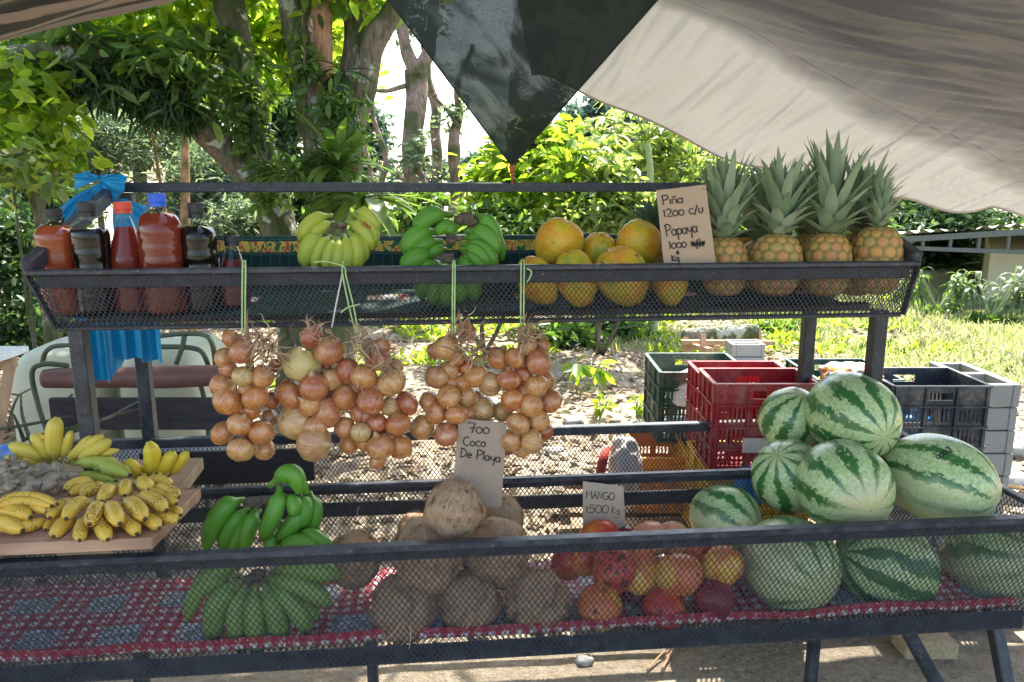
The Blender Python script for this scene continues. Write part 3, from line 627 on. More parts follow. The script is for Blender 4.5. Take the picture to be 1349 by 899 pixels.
base_crate('yellow-brown crate low between the orange and yellow ones', 912, 3.05, K_yel, .012, P(925, 492, 3.05).z-H)
base_crate('orange crate underneath the dark green crate', 846, 3.1, K_org, .012, P(872, 490, 3.25).z-H)
# wooden pallets / blocks under the crates
mb = MB()
pal = thing('wooden_pallet', 'low wooden pallet carrying the crate pile', 'pallet', P(1000, 600, 3.1)*Vector((1, 1, 0)) if False else Vector((P(960, 600, 3.0).x, P(960, 600, 3.0).y, 0)))
zt = .15
for k in range(7): mb.frame(pal.location+UY*(-.38+.15*k)+UX*.15+UZ*(zt-.01), UX*.75, UY*.05, UZ*.01)
for s in (-.65, 0, .65): mb.frame(pal.location+UX*(.15+s)+UY*.07+UZ*(zt-.02)/2, UX*.04, UY*.5, UZ*(zt-.02)/2)
mb.build('plank_deck', M_board2, pal)
# block stacks
zt = P(1303, 507, 2.95).z; n = 8; hh = zt/n
names = ['topmost', 'second', 'third', 'fourth', 'fifth', 'sixth', 'seventh', 'lowest']
for i in range(n):
    A = P(1296, 507, 2.95); z1 = zt-i*hh; mb = MB(); jx = random.uniform(-.006, .006); c = A+UX*(.075+jx)+UY*.2; c.z = z1-hh/2
    for s in (-1, 1): mb.frame(c+UX*s*.06, UX*.015, UY*.195, UZ*(hh/2-.001))
    for s in (-1, 0, 1): mb.frame(c+UY*s*.18, UX*.0445, UY*.014, UZ*(hh/2-.003))
    setp(mb.build('concrete_block', M_block, origin=(c.x, c.y, z1-hh), bevel=.003), names[i]+' grey block from the top of the stack beside the black crate', 'concrete block', 'grey concrete blocks')
zb = P(1180, 508, 2.78).z-H; nb = 5; hb = (zb-.002)/nb
for i in range(nb):
    A = P(1180, 508, 2.78); c = A+UX*.17+UY*.25; c.z = i*hb+hb/2; mb = MB()
    for s in (-1, 1): mb.frame(c+UX*s*.14-UY*.06, UX*.025, UY*.16, UZ*(hb/2-.001))
    for s in (-1, 0, 1): mb.frame(c+UY*(s*.14-.06), UX*.114, UY*.015, UZ*(hb/2-.003))
    setp(mb.build('concrete_block', M_block, origin=(c.x, c.y, i*hb)), ['lowest', 'second lowest', 'middle', 'second highest', 'topmost'][i]+' grey block of the pile under the black crate', 'concrete block', 'grey concrete blocks')
# blue bottle-ish bag in the black crate
def lumpy(name, label, cat, c, r, mat, amp=.15, fq=6, parent=None, grp=None, seg=28):
    mb = MB(); c = Vector(c)
    def fn(u, v):
        a = 2*math.pi*u; b = math.pi*(v-.5); d = Vector((math.cos(b)*math.cos(a), math.cos(b)*math.sin(a), math.sin(b)))
        sg = lambda x: math.copysign(abs(x)**.75, x)
        k = 1+amp*mnoise.noise(Vector(d)*fq*.35+c)+amp*.5*abs(mnoise.noise(Vector(d)*fq+c))
        return c+Vector((sg(d.x)*r[0], sg(d.y)*r[1], sg(d.z)*r[2]))*k
    mb.grid(fn, seg*2, seg)
    o = mb.build(name, mat, parent, True, origin=(c if parent is None else None))
    if parent is None: setp(o, label, cat, grp)
    return o
M_bagwhite = simple('white_bag', (.6, .56, .54), .5, .5, 18, .1); M_bagblue = simple('blue_bag', (.03, .2, .5), .35, .6, 14, .2)
A = P(1180, 508, 2.78)-UZ*.2+UX*.1+UY*.12
lumpy('plastic_bag', 'blue plastic bag inside the black crate', 'bag', A, (.07, .1, .1), M_bagblue, .25)
lumpy('plastic_bag', 'white plastic bag inside the dark red crate', 'bag', P(880+40, 512, 3.35), (.14, .14, .06), M_bagwhite, .25)
lumpy('grain_sack', 'white sack slumped left of the orange crate', 'sack', P(824, 622, 2.9), (.055, .07, .13), M_bagwhite, .18)
lumpy('plastic_bag', 'small bright blue bag behind the smallest watermelon', 'bag', P(990, 640, 2.62), (.05, .05, .06), M_bagblue, .25)
mb = MB(); q, r = crooked([P(790, 640, 2.85), P(796, 605, 2.86), P(803, 590, 2.9)], [.016, .018, .008], 5, .004, 2); mb.tube(q, r, 10)
setp(mb.build('red_cloth', simple('red_cloth', (.5, .05, .03), .8), smooth=True, origin=P(796, 620, 2.86)), 'twist of red cloth beside the white sack', 'cloth')
# patterned bag on the second green crate
g = G('patterned_bag'); o = g.coord(); v = g.vor(o, 26, out='Color'); vd = g.vor(o, 26, 'DISTANCE_TO_EDGE')
c = g.ramp(g.sep(v)[0], [(0, (.03, .035, .05)), (.3, (.3, .32, .36)), (.5, (.62, .24, .04)), (.75, (.05, .06, .09)), (.9, (.55, .5, .42))], 'CONSTANT'); c = g.mix(g.ramp(vd, [(.03, 1.), (.06, 0.)]), c, (.5, .5, .5))
M_pat = g.done(g.pbr(c, .6, g.bump(g.noise(o, 20, 4), .5, .01)))
lumpy('patterned_bag', 'black, grey and orange patterned bag between the right posts', 'bag', P(1120, 497, 3.05), (.1, .1, .05), M_pat, .25)
# brick + debris near the legs
mb = MB(); c = PZ(1224, 866); mb.frame((c.x, c.y+.03, .03), UX*.085, UY*.05, UZ*.03)
setp(mb.build('brick', simple('tan_brick', (.38, .29, .17), .9, .5, 80, .25), origin=(c.x, c.y+.03, 0), bevel=.006), 'tan brick lying on the soil behind the right legs', 'brick')
for (x, y, s, lab) in ((1320, 640, .09, 'pale stone pile lump right of the block stack'), (1300, 660, .06, 'small pale stone at the foot of the block stack'), (770, 873, .025, 'small stone on the soil under the mangoes'), (730, 600, .05, 'grey stone in the clearing below the right onions'), (160, 560, .05, 'stone by the bench feet'), (755, 560, .06, 'flat stone in the clearing litter'), (1340, 600, .1, 'big pale stone at the right edge')):
    p = PZ(x, y); lumpy('stone', lab, 'stone', (p.x, p.y, gz(p.x, p.y)+s*.3), (s, s*.8, s*.45), M_block, .5, 4, grp='loose stones', seg=10)
mb = MB()
for k in range(3):
    a = PZ(860+k*9, 890-k*8, .0); q, r = crooked([a+UZ*.006, a+Vector((.1, .12, .02)), a+Vector((.22, .2, .006))], [.004, .003, .001], 6, .02, k); mb.tube(q, r, 5)
setp(mb.build('dry_twig', M_stick, smooth=True, origin=tuple(PZ(865, 885))), 'curled dry twig on the soil under the tray', 'twig')

# ---------------------------------------------------------------- left: bench, pale tank, sawhorse, litter heap
d = 3.35
M_tube = simple('green_tube', (.07, .085, .05), .5, .1, 30, .2)
M_roll = simple('brown_log', (.16, .075, .065), .5, .5, 10, .25)
M_pale = simple('pale_fibreglass', (.50, .48, .34), .55, .15, 5, .12)
t = thing('garden_bench', 'bench with a brown log top rail and dark plank back behind the left posts', 'bench', gsnap(P(170, 620, d)))
mb = MB(); q, r = crooked([P(58, 499, d), P(90, 498, d), P(200, 497, d), P(310, 494, d+.05)], [.043, .047, .048, .046], 6, .003, 1); mb.tube(q, r, 20); mb.build('top_rail', M_roll, t, True)
mb = MB(); mb.frame(P(190, 545, d), UX*.4, UY*.014, UZ*.07); mb.build('plank_back', M_plankdark, t, bevel=.003)
mb = MB(); mb.frame(P(210, 600, d-.08), UX*.36, UY*.16, UZ*.014); mb.build('seat', simple('grey_seat', (.3, .3, .29), .7), t, bevel=.003)
for k, pts in enumerate(([(70, 600, d), (52, 540, d), (42, 492, d), (58, 480, d), (90, 482, d)], [(275, 600, d+.05), (272, 540, d+.05), (262, 500, d+.05), (260, 490, d+.05)])):
    mb = MB(); P3 = [P(*p) for p in pts]; P3.insert(0, gsnap(P3[0]+Vector((-.03, -.02, 0)))); q, r = crooked(P3, [.011]*len(P3), 5, 0, 0); mb.tube(q, r, 10); mb.build('leg', M_tube, t, True)
mb = MB(); mb.tube([P(60, 580, d), P(75, 545, d+.1), P(95, 520, d+.2)], .007, 8); mb.build('brace', M_tube, t, True)
# pale tank with tube hoops
d = 4.1
t = thing('fibreglass_tank', 'pale moulded water tank in tube hoops behind the bench', 'tank', gsnap(P(175, 600, d)))
def sup(c, r, e=.45, name='body'):
    mb = MB(); c = Vector(c)
    def fn(u, v):
        a = 2*math.pi*u; b = math.pi*(v-.5); sg = lambda x, p=e: math.copysign(abs(x)**p, x)
        return c+Vector((sg(math.cos(b))*sg(math.cos(a))*r[0], sg(math.cos(b))*sg(math.sin(a))*r[1], sg(math.sin(b))*r[2]))
    mb.grid(fn, 48, 30); return mb.build(name, M_pale, t, True)
zt = P(100, 447, d).z
a = P(108, 500, d); sup((a.x, a.y, zt/2), (.24, .35, zt/2)); a = P(236, 500, d); sup((a.x, a.y, zt/2+.01), (.22, .33, zt/2)); a = P(172, 500, d+.1); sup((a.x, a.y, zt/2-.08), (.2, .25, zt/2-.06), name='middle_panel')
for pts in ([(55, 485, d-.3), (62, 462, d-.35), (90, 455, d-.35), (190, 457, d-.35), (255, 459, d-.35), (272, 475, d-.35), (276, 500, d-.3)], [(205, 443, d-.3), (262, 440, d-.35), (280, 455, d-.4), (285, 500, d-.3)], [(243, 443, d-.35), (240, 458, d-.36), (232, 480, d-.36)]):
    mb = MB(); q, r = crooked([P(*p) for p in pts], [.012]*len(pts), 6, 0, 0); mb.tube(q, r, 10); mb.build('hoop', M_tube, t, True)
# sawhorse with white board
d = 3.0; t = thing('sawhorse', 'raw wooden sawhorse at the left edge with a white board on it', 'sawhorse', gsnap(P(0, 600, d)))
mb = MB(); mb.bar(P(-120, 478, d), P(20, 478, d), .03, .04); mb.build('top_beam', M_stick, t)
for a, b in (((14, 478), (2, 545)), ((-80, 478), (-60, 545)), ((-70, 478), (-110, 545))):
    mb = MB(); A = P(*a, d); B = P(*b, d); e = A+(B-A)*(A.z/(A.z-B.z)); mb.bar(A, e, .03, .03, (0, 1, 0)); mb.build('leg', M_stick, t)
mb = MB(); mb.frame(P(-30, 467, d)+UZ*.0, UX*.14, UY*.1, UZ*.012); setp(mb.build('white_board', simple('white_paint', (.75, .75, .73), .5), origin=tuple(P(-30, 467, d)), bevel=.002), 'white board lying on the sawhorse at the left edge', 'board')
# heap of dry leaves and sticks
c = PZ(60, 560); C = rng.normal(size=(3600, 3))*np.array([.42, .35, .09])+np.array([c.x-.35, c.y+.5, .06]); C[:, 2] = np.abs(C[:, 2])
V, q = leaf_arrays(C, .07, asp=.5, up=.6, svar=.6, fold=.4)
setp(link('leaf_heap', mesh_np('leaf_heap', V, q), L_litter), 'heap of dry curled leaves behind the left boards', 'leaf heap', kind='stuff')
mb = MB()
for k in range(9):
    a = P(random.uniform(-40, 50), random.uniform(560, 600), 2.9); b = a+Vector((random.uniform(-.3, .4), random.uniform(-.1, .4), random.uniform(.0, .14))); q, r = crooked([a, (a+b)/2, b], [.008, .006, .003], 4, .02, k); mb.tube(q, r, 6)
a = P(0, 600, 2.9); mb.bar((a.x, a.y, 0), (a.x, a.y, a.z-.03), .05); 
setp(mb.build('brush_pile', M_bark, smooth=False, origin=(a.x, a.y, 0)), 'dark dry branches beside the blue tub at the left edge', 'branches')
lumpy('plastic_tub', 'blue plastic tub at the left edge behind the fan of bananas', 'tub', P(-6, 600, 2.75), (.06, .06, .03), K_blue, .03)

# ================================================================= DISPLAY STAND
M_paint = None
g = G('charcoal_steel'); o = g.coord(); n = g.noise(o, 22, 6, .7); n2 = g.noise(o, 240, 2)
c = g.mix(g.ramp(n, [(.42, 0.), (.75, .8)]), (.022, .025, .032), (.085, .09, .10)); c = g.mix(g.ramp(g.noise(o, 45, 5, .75), [(.60, 0.), (.68, .7)]), c, (.20, .15, .12)); c = g.mix(g.ramp(g.noise(o, 130, 3), [(.68, 0.), (.72, .6)]), c, (.35, .34, .33))
M_paint = g.done(g.pbr(c, g.ramp(n, [(.3, .32), (.7, .6)]), g.bump(n2, .15, .001), spec=.5))
g = G('charcoal_mesh'); o = g.coord(); n = g.noise(o, 30, 4, .7)
c = g.mix(n, (.018, .022, .03), (.055, .062, .078)); M_mesh = g.done(g.pbr(c, .5, spec=.5))
X0, X1 = -.955, 1.245; YU0, YU1, ZU = 1.90, 2.36, 1.297   # upper tray
YL0, YL1, YL2, ZL = 1.68, 2.09, 2.50, .672                 # lower trays
ST = thing('display_stand', 'two-tier charcoal steel fruit stand with expanded-mesh trays', 'display stand', ((X0+X1)/2, 2.1, 0))
def emesh(name, a, b, c, dd, pitch, row, nrm, sw=.0023, th=.001):
    """a BL, b BR, c TR, d TL"""
    a, b, c, dd = [np.array(v, float) for v in (a, b, c, dd)]; nrm = np.array(nrm, float); nrm /= np.linalg.norm(nrm)
    W = np.linalg.norm(b-a); H = np.linalg.norm(dd-a); nk = int(round(W/pitch))*2; nr = int(round(H/row))*2
    V = []; Q = []; base = 0
    k = np.arange(nk)[:, None]; j = np.arange(nr+1)[None, :]
    x = (k+((j+k) % 2))/nk; y = np.broadcast_to(j/nr, x.shape); du = sw/2/W
    hs = np.where((j+k) % 2 == 0, -1, 1)*0.
    pts = []
    for su, sn in ((-1, -1), (1, -1), (1, 1), (-1, 1)):
        xx = x+su*du; P0 = a+(b-a)*xx[..., None]; P1 = dd+(c-dd)*xx[..., None]
        pts.append(P0*(1-y[..., None])+P1*y[..., None]+nrm*(sn*th/2))
    A = np.stack(pts, 2); V = A.reshape(-1, 3); idx = (np.arange(nk)[:, None]*(nr+1)+np.arange(nr)[None, :]).reshape(-1)*4
    Q = np.concatenate([np.stack([idx+s, idx+(s+1) % 4, idx+4+(s+1) % 4, idx+4+s], 1) for s in range(4)])
    V = V-np.array(origin_of(ST)); return link(name, mesh_np(name, V, Q, smooth=False), M_mesh, ST)
def member(name, a, b, w, h=None, bev=.003, up=(0, 0, 1)):
    mb = MB(); mb.bar(a, b, w, h, up); return mb.build(name, M_paint, ST, bevel=bev)
# upper tray
ZB = 1.155; xa, xb = X0+.04, X1-.012; YB0 = 1.925; YB1 = 2.34
member('front_rim', (X0, YU0, ZU-.004), (X1, YU0, ZU-.004), .022, .014)
member('inner_rim', (X0+.012, YU0+.016, ZU-.028), (X1-.012, YU0+.016, ZU-.028), .006, .032)
emesh('mesh_panel', (xa, YB0, ZB), (xb, YB0, ZB), (X1, YU0, ZU-.012), (X0, YU0, ZU-.012), .0125, .0172, (0, -1, 0))
emesh('mesh_floor', (xa, YB0, ZB), (xb, YB0, ZB), (xb, YB1, ZB+.02), (xa, YB1, ZB+.02), .0125, .03, (0, 0, 1))
emesh('mesh_panel', (xa, YB1, ZB+.02), (xb, YB1, ZB+.02), (X1, YU1, 1.325), (X0, YU1, 1.325), .0125, .0172, (0, -1, 0))
for xt, xbm in ((X0, xa), (X1, xb)):
    emesh('mesh_panel', (xbm, YB0, ZB), (xbm, YB1, ZB+.02), (xt, YU1, ZU+.09), (xt, YU0, ZU-.01), .0125, .0172, (1, 0, 0))
    mb = MB(); mb.bar((xt, YU0+.011, ZU+.006), (xt, YL2, 1.492), .03, .04); mb.build('side_rim', M_paint, ST, bevel=.004)
    member('corner_brace', (xt, YU0+.004, ZU-.012), (xbm, YB0+.004, ZB), .006, .022, .001, (0, 1, 0))
member('back_rim', (X0+.016, YU1, 1.325), (X1-.016, YU1, 1.325), .02, .02)
member('tray_bar', (xa, YB0+.012, ZB-.002), (xb, YB0+.012, ZB-.002), .012, .012)
member('tray_bar', (xa, 2.1, ZB-.005), (xb, 2.1, ZB-.005), .03, .022)
member('tray_bar', (xa, 2.3, ZB+.0), (xb, 2.3, ZB+.0), .03, .022)
zt = PY(600, 247, 2.5).z
member('top_bar', (X0-.015, YL2+.02, zt), (X1+.015, YL2+.02, zt), .03, .03)
for x in (X0+.01, 1.272):
    member('post', (x, YL1+.013, ZL+.005), (x, YL1+.013, ZB-.016), .04, .04)
    member('post', (x, YL2+.02, .0), (x, YL2+.02, zt-.016), .04, .04)
# rear pair outward lower legs / front legs
for (xt, yt, xe, ye) in ((X0+.05, YL0+.12, X0-.1, 1.5), (X1-.12, YL0+.14, X1+.12, 1.75)):
    pass
def leg(a, b, w=.035):
    mb = MB(); mb.bar(a, b, w, w, (0, 1, 0)); mb.build('leg', M_paint, ST, bevel=.003)
leg((PY(1072, 850, 1.95).x, 1.95, .38), (PY(1072, 850, 1.95).x, 1.95, 0), .03)
leg(Vector((PY(1165, 845, 1.85).x, 1.85, .37)), PZ(1262, 950)+Vector((0, 0, 0)))
leg(Vector((PY(1285, 845, 1.95).x, 1.95, .37)), PZ(1335, 950)+Vector((0, 0, 0)))
leg(Vector((-.8, 1.95, .37)), (-.85, 2.0, 0)); leg(Vector((-.2, 1.95, .37)), (-.2, 1.95, 0), .03)
# lower trays
ZF = .395
XL0, XL1 = -1.28, 1.56
member('front_rim', (XL0, YL0, ZL), (XL1, YL0, ZL), .03, .016)
member('inner_rim', (XL0+.01, YL0+.019, ZL-.026), (XL1-.01, YL0+.019, ZL-.026), .006, .036)
emesh('mesh_panel', (XL0+.03, YL0+.035, .345), (XL1-.03, YL0+.035, .345), (XL1, YL0-.004, ZL-.008), (XL0, YL0-.004, ZL-.008), .0143, .0213, (0, -1, 0), .0025, .0010)
member('bottom_rail', (XL0+.03, YL0+.046, .364), (XL1-.03, YL0+.046, .364), .006, .052)
emesh('mesh_floor', (XL0+.03, YL0+.05, ZF-.012), (XL1-.03, YL0+.05, ZF-.012), (XL1-.03, YL1-.01, ZF-.012), (XL0+.03, YL1-.01, ZF-.012), .0143, .03, (0, 0, 1))
member('middle_rail', (XL0, YL1-.02, ZL-.002), (XL1, YL1-.02, ZL-.002), .022, .014)
member('middle_flange', (XL0, YL1+.004, ZL-.022), (XL1, YL1+.004, ZL-.022), .006, .03)
emesh('mesh_panel', (XL0+.03, YL1-.012, ZF-.01), (XL1-.03, YL1-.012, ZF-.01), (XL1, YL1-.02, ZL-.01), (XL0, YL1-.02, ZL-.01), .0135, .019, (0, -1, 0))
member('rear_rail', (XL0, YL2, ZL-.002), (XL1, YL2, ZL-.002), .032, .03)
emesh('mesh_panel', (XL0+.03, YL2-.03, .37), (XL1-.03, YL2-.03, .37), (XL1, YL2-.004, ZL-.018), (XL0, YL2-.004, ZL-.018), .0135, .019, (0, -1, 0))
member('rear_floor_bar', (XL0, YL2-.04, .43), (XL1, YL2-.04, .43), .01, .05)
member('floor_bar', (XL0+.03, YL1-.03, ZF-.03), (XL1-.03, YL1-.03, ZF-.03), .03, .03)
for x in (XL0+.012, XL1-.012):
    for y0, y1 in ((YL0+.02, YL1-.035), (YL1+.01, YL2-.02)):
        member('side_rim', (x, y0, ZL-.004), (x, y1, ZL-.004), .024, .014)
        s = 1 if x < 0 else -1
        emesh('mesh_panel', (x+s*.02, y0, ZF-.02), (x+s*.02, y1, ZF-.02), (x, y1, ZL-.012), (x, y0, ZL-.012), .0143, .021, (1, 0, 0))
# black crate-like dark sheet inside rear tray (left)
mb = MB(); mb.frame(((PY(300, 600, 2.44).x), 2.44, .6), (.27, 0, 0), (0, .006, 0), (0, 0, .055))
setp(mb.build('dark_board', simple('dark_board', (.02, .02, .024), .6), origin=(PY(300, 600, 2.44).x, 2.44, .545)), 'dark board standing against the rear tray mesh on the left', 'board')

# ---------------------------------------------------------------- cloths
def gingham():
    g = G('red_gingham'); uv = g.sep(g.coord('UV')); u, v = uv[0], uv[1]
    fr = lambda x, p, o_=0.: g.math('FRACT', g.math('ADD', g.math('DIVIDE', x, p), o_))
    a = g.math('LESS_THAN', fr(u, .034), .5); b = g.math('LESS_THAN', fr(v, .034), .5)
    s = g.math('MULTIPLY', g.math('ADD', a, b), .5)
    fl = g.noise(g.coord('UV'), 75, 3, .7, 2.); red = g.mix(g.ramp(g.math('ADD', s, g.math('MULTIPLY', g.math('SUBTRACT', fl, .5), 1.3)), [(0, 0.), (.3, .85), (1, 1.)]), (.62, .57, .56), g.mix(fl, (.22, .006, .02), (.50, .02, .035)))
    big = g.math('GREATER_THAN', fr(v, .17), .62)
    fu = fr(g.math('ADD', u, g.math('MULTIPLY', g.math('FLOOR', g.math('DIVIDE', v, .17)), .09)), .19)
    pm = g.math('MULTIPLY', g.math('LESS_THAN', fu, .5), g.math('GREATER_THAN', fr(v, .17), .45))
    o = g.coord('UV'); n = g.noise(o, 42, 3, .6, 1.6); n2 = g.noise(o, 17, 1)
    pic = g.ramp(n, [(.38, (.58, .56, .6)), (.43, (.02, .03, .10)), (.475, (.60, .58, .62)), (.51, (.015, .03, .07)), (.55, (.02, .14, .08)), (.60, (.6, .57, .6)), (.64, (.5, .17, .03)), (.68, (.03, .03, .1))], 'CONSTANT')
    c = g.mix(pm, red, pic)
    dot = g.vor(o, 120); c = g.mix(g.math('MULTIPLY', g.math('LESS_THAN', dot, .22), .7), c, (.65, .62, .62))
    return g.done(g.pbr(c, .45, g.bump(g.noise(o, 9, 4), .5, .01), spec=.4))
M_ging = gingham()
mb = MB(); NX = 150
def lc(u, v):
    x = XL0+.05+(XL1-XL0-.1)*u; tot = .42; s = v*tot
    wob = .010*mnoise.noise(Vector((x*7, 0, 0)))+.006*mnoise.noise(Vector((x*23, 3, 0)))
    hem = .03+.012*mnoise.noise(Vector((x*3, 5, 0)))
    if s < hem: y = YL0+.052+wob*.4; z = ZF+.028-(0)+(-s)+.012*mnoise.noise(Vector((x*4, 8, 0)))+.004
    else: y = YL0+.052+(s-hem)*.93+wob*.4; z = ZF+.004+.007*mnoise.noise(Vector((x*9, s*14, 0)))+.01*max(0, mnoise.noise(Vector((x*3, s*5, 4))))
    return Vector((x, y, z))
mb.grid(lc, 300, 44, lambda u, v: (u*2.75, v*.42))
setp(mb.build('printed_cloth', M_ging, smooth=True, origin=(.15, 1.9, ZF)), 'red and white checked cloth with printed patches lining the lower tray', 'tablecloth')
g = G('green_cloth'); uv = g.coord('UV'); s_ = g.sep(uv); u, v = s_[0], s_[1]
fr = lambda x, p, o_=0.: g.math('FRACT', g.math('ADD', g.math('DIVIDE', x, p), o_))
ln = g.math('MAXIMUM', g.math('LESS_THAN', fr(u, .028), .09), g.math('LESS_THAN', fr(v, .022), .1))
c = g.mix(g.math('MULTIPLY', ln, .8), (.004, .026, .021), (.035, .085, .07))
pm = g.math('MULTIPLY', g.math('GREATER_THAN', fr(u, .42), .72), g.math('MULTIPLY', g.math('GREATER_THAN', v, .17), g.math('LESS_THAN', v, .235)))
n = g.noise(uv, 38, 2, .5, .8); pic = g.ramp(n, [(.42, (.62, .6, .58)), (.5, (.5, .03, .05)), (.58, (.15, .3, .06)), (.64, (.6, .55, .5))], 'CONSTANT'); c = g.mix(pm, c, pic)
pm2 = g.math('MULTIPLY', g.math('GREATER_THAN', fr(u, .42, .35), .72), g.math('MULTIPLY', g.math('GREATER_THAN', v, .375), g.math('LESS_THAN', v, .414))); c = g.mix(pm2, c, pic)
band = g.math('MULTIPLY', g.math('GREATER_THAN', v, .422), g.math('LESS_THAN', v, .438)); n = g.noise(g.mapv(uv, (1, 1.6, 1)), 34, 3, .6, 1.)
bc = g.ramp(n, [(.35, (.02, .1, .04)), (.42, (.5, .33, .05)), (.5, (.55, .38, .10)), (.53, (.08, .06, .02)), (.56, (.5, .06, .03)), (.62, (.45, .3, .08))], 'CONSTANT'); c = g.mix(band, c, bc)
M_gcl = g.done(g.pbr(c, .65, g.bump(g.noise(uv, 9, 4), .4, .01), spec=.2))
mb = MB()
def uc(u, v):
    x = xa+.02+(xb-xa-.16)*u; s = v*.56; w_ = .006*mnoise.noise(Vector((x*8, s*6, 2)))
    if s < .37: return Vector((x, YB0+.02+s*.96, ZB+.016+max(0, s-.02)*.06+w_*.5+.006))
    if s < .445: f = (s-.37)/.075; return Vector((x, YB0+.375+f*.045, ZB+.045+f*.145+w_))
    return Vector((x, YB0+.42+(s-.445)*.45+.02, ZB+.192-(s-.445)*.25+w_))
mb.grid(uc, 200, 48, lambda u, v: (u*2.05, v*.56))
setp(mb.build('printed_cloth', M_gcl, smooth=True, origin=(.15, 2.1, ZB)), 'dark green cloth printed with fruit lining the upper tray', 'tablecloth')

# ---------------------------------------------------------------- blue plastic sheet tied at the left post
g = G('blue_sheet'); o = g.coord(); n = g.noise(o, 30, 5); M_bl = g.done(g.mixs(.3, g.pbr(g.mix(n, (.008, .16, .36), (.02, .25, .48)), .35, g.bump(n, .5, .004), spec=.5), g.translucent((.02, .4, .75))))
t = thing('blue_plastic_sheet', 'blue plastic sheet knotted round the left post and hanging below the tray', 'plastic sheet', PY(130, 250, 2.44))
def pleat(pts_c, pts_e, n, amp, name):
    """fan from knot curve to end curve"""
    mb = MB()
    def fn(u, v):
        i = u*(len(pts_e)-1); k = min(int(i), len(pts_e)-2); f = i-k; e = Vector(pts_e[k]).lerp(Vector(pts_e[k+1]), f)
        i = u*(len(pts_c)-1); k = min(int(i), len(pts_c)-2); f = i-k; c_ = Vector(pts_c[k]).lerp(Vector(pts_c[k+1]), f)
        w_ = amp*v*math.sin(u*n*6.28)+amp*.4*math.sin(u*n*2.3*6.28+1)*v; return c_.lerp(e, v)+Vector((0, w_-.01*math.sin(v*3.1), w_*.25*v))
    mb.grid(fn, n*14, 10); return mb.build(name, M_bl, t, True)
kx = PY(132, 237, 2.42)
c_ = [PY(128, 238, 2.42), PY(136, 238, 2.42)]
pleat(c_, [PY(*p, 2.40) for p in ((97, 252), (98, 230), (116, 226), (133, 232), (152, 228), (168, 234), (163, 252), (150, 264), (130, 268), (114, 268), (100, 260))], 7, .010, 'gathered_fan')
pleat([PY(112, 250, 2.40), PY(122, 255, 2.40)], [PY(*p, 2.36) for p in ((78, 274), (84, 290), (96, 296), (112, 290))], 4, .008, 'draped_fold')
pleat([PY(150, 262, 2.44), PY(165, 262, 2.44)], [PY(*p, 2.44) for p in ((150, 310), (172, 318), (196, 300), (194, 272))], 3, .008, 'draped_fold')
mb = MB()
def hang(u, v):
    px = 98+112*u; x = PY(px, 440, 2.4).x; zt_ = 1.32; d_ = [505, 500, 509, 500, 503, 476, 476, 477, 478, 478, 478][min(10, int(u*10.99))]
    f = u*10; k = min(int(f), 9); L = [500, 505, 503, 508, 496, 474, 474, 476, 478, 478, 479]; bb = L[k]*(1-(f-k))+L[k+1]*(f-k); zb = PY(px, bb, 2.4).z
    return Vector((x, 2.42+.016*math.sin(u*30)*(.4+v)+.006*math.sin(u*71), zt_+(zb-zt_)*v))
mb.grid(hang, 110, 12); mb.build('hanging_panel', M_bl, t, True)

# ---------------------------------------------------------------- canopy: tarpaulin, shade net, awning
far = [PY(*p) for p in ((700, 98, 3.0), (739, 105, 3.0), (813, 140, 3.0), (906, 184, 3.0), (981, 213, 3.0), (1070, 241, 3.0), (1150, 260, 3.0), (1215, 269, 3.0), (1282, 278, 3.0), (1349, 290, 3.0), (1600, 350, 3.0), (1800, 380, 3.0))]
near = [Vector((-.1+i*4.4/11, .15, 2.38+.15*math.sin(i/11*3.1))) for i in range(12)]
def lerpc(L, u):
    f = u*(len(L)-1); k = min(int(f), len(L)-2); f -= k
    p0 = L[max(k-1, 0)]; p1 = L[k]; p2 = L[k+1]; p3 = L[min(k+2, len(L)-1)]
    return .5*((2*p1)+(p2-p0)*f+(2*p0-5*p1+4*p2-p3)*f*f+(3*p1-p0-3*p2+p3)*f**3)
def tarp_pt(u, v):
    a = lerpc(far, u); b = lerpc(near, u); p = a.lerp(b, v); p.z -= .10*math.sin(v*math.pi)
    p.z += .012*math.sin(u*34+2*math.sin(v*9))*math.exp(-v*9)+.025*mnoise.noise(Vector((u*7, v*5, 1)))
    dk = min(1, max(0, ((p.x-1.1)*.75-(p.y-2.5)*.66)*2.2+.15)) if v > .0 else 0
    if dk > 0:
        n0 = mnoise.noise(Vector((p.x*.9, p.y*1.2, 3))); am = .5+.9*mnoise.noise(Vector((p.x*1.1+5, p.y*3, 8)))
        s_ = math.sin(p.y*62+7*n0+p.x*1.5); s2 = math.sin(p.y*118+9*mnoise.noise(Vector((p.x*1.4, p.y*2, 5)))+p.x*3)
        p.z += dk*max(0, am)*(.0085*(1-abs(s_)**.6)+.003*s2)
    return p
mb = MB(); mb.grid(tarp_pt, 200, 330)
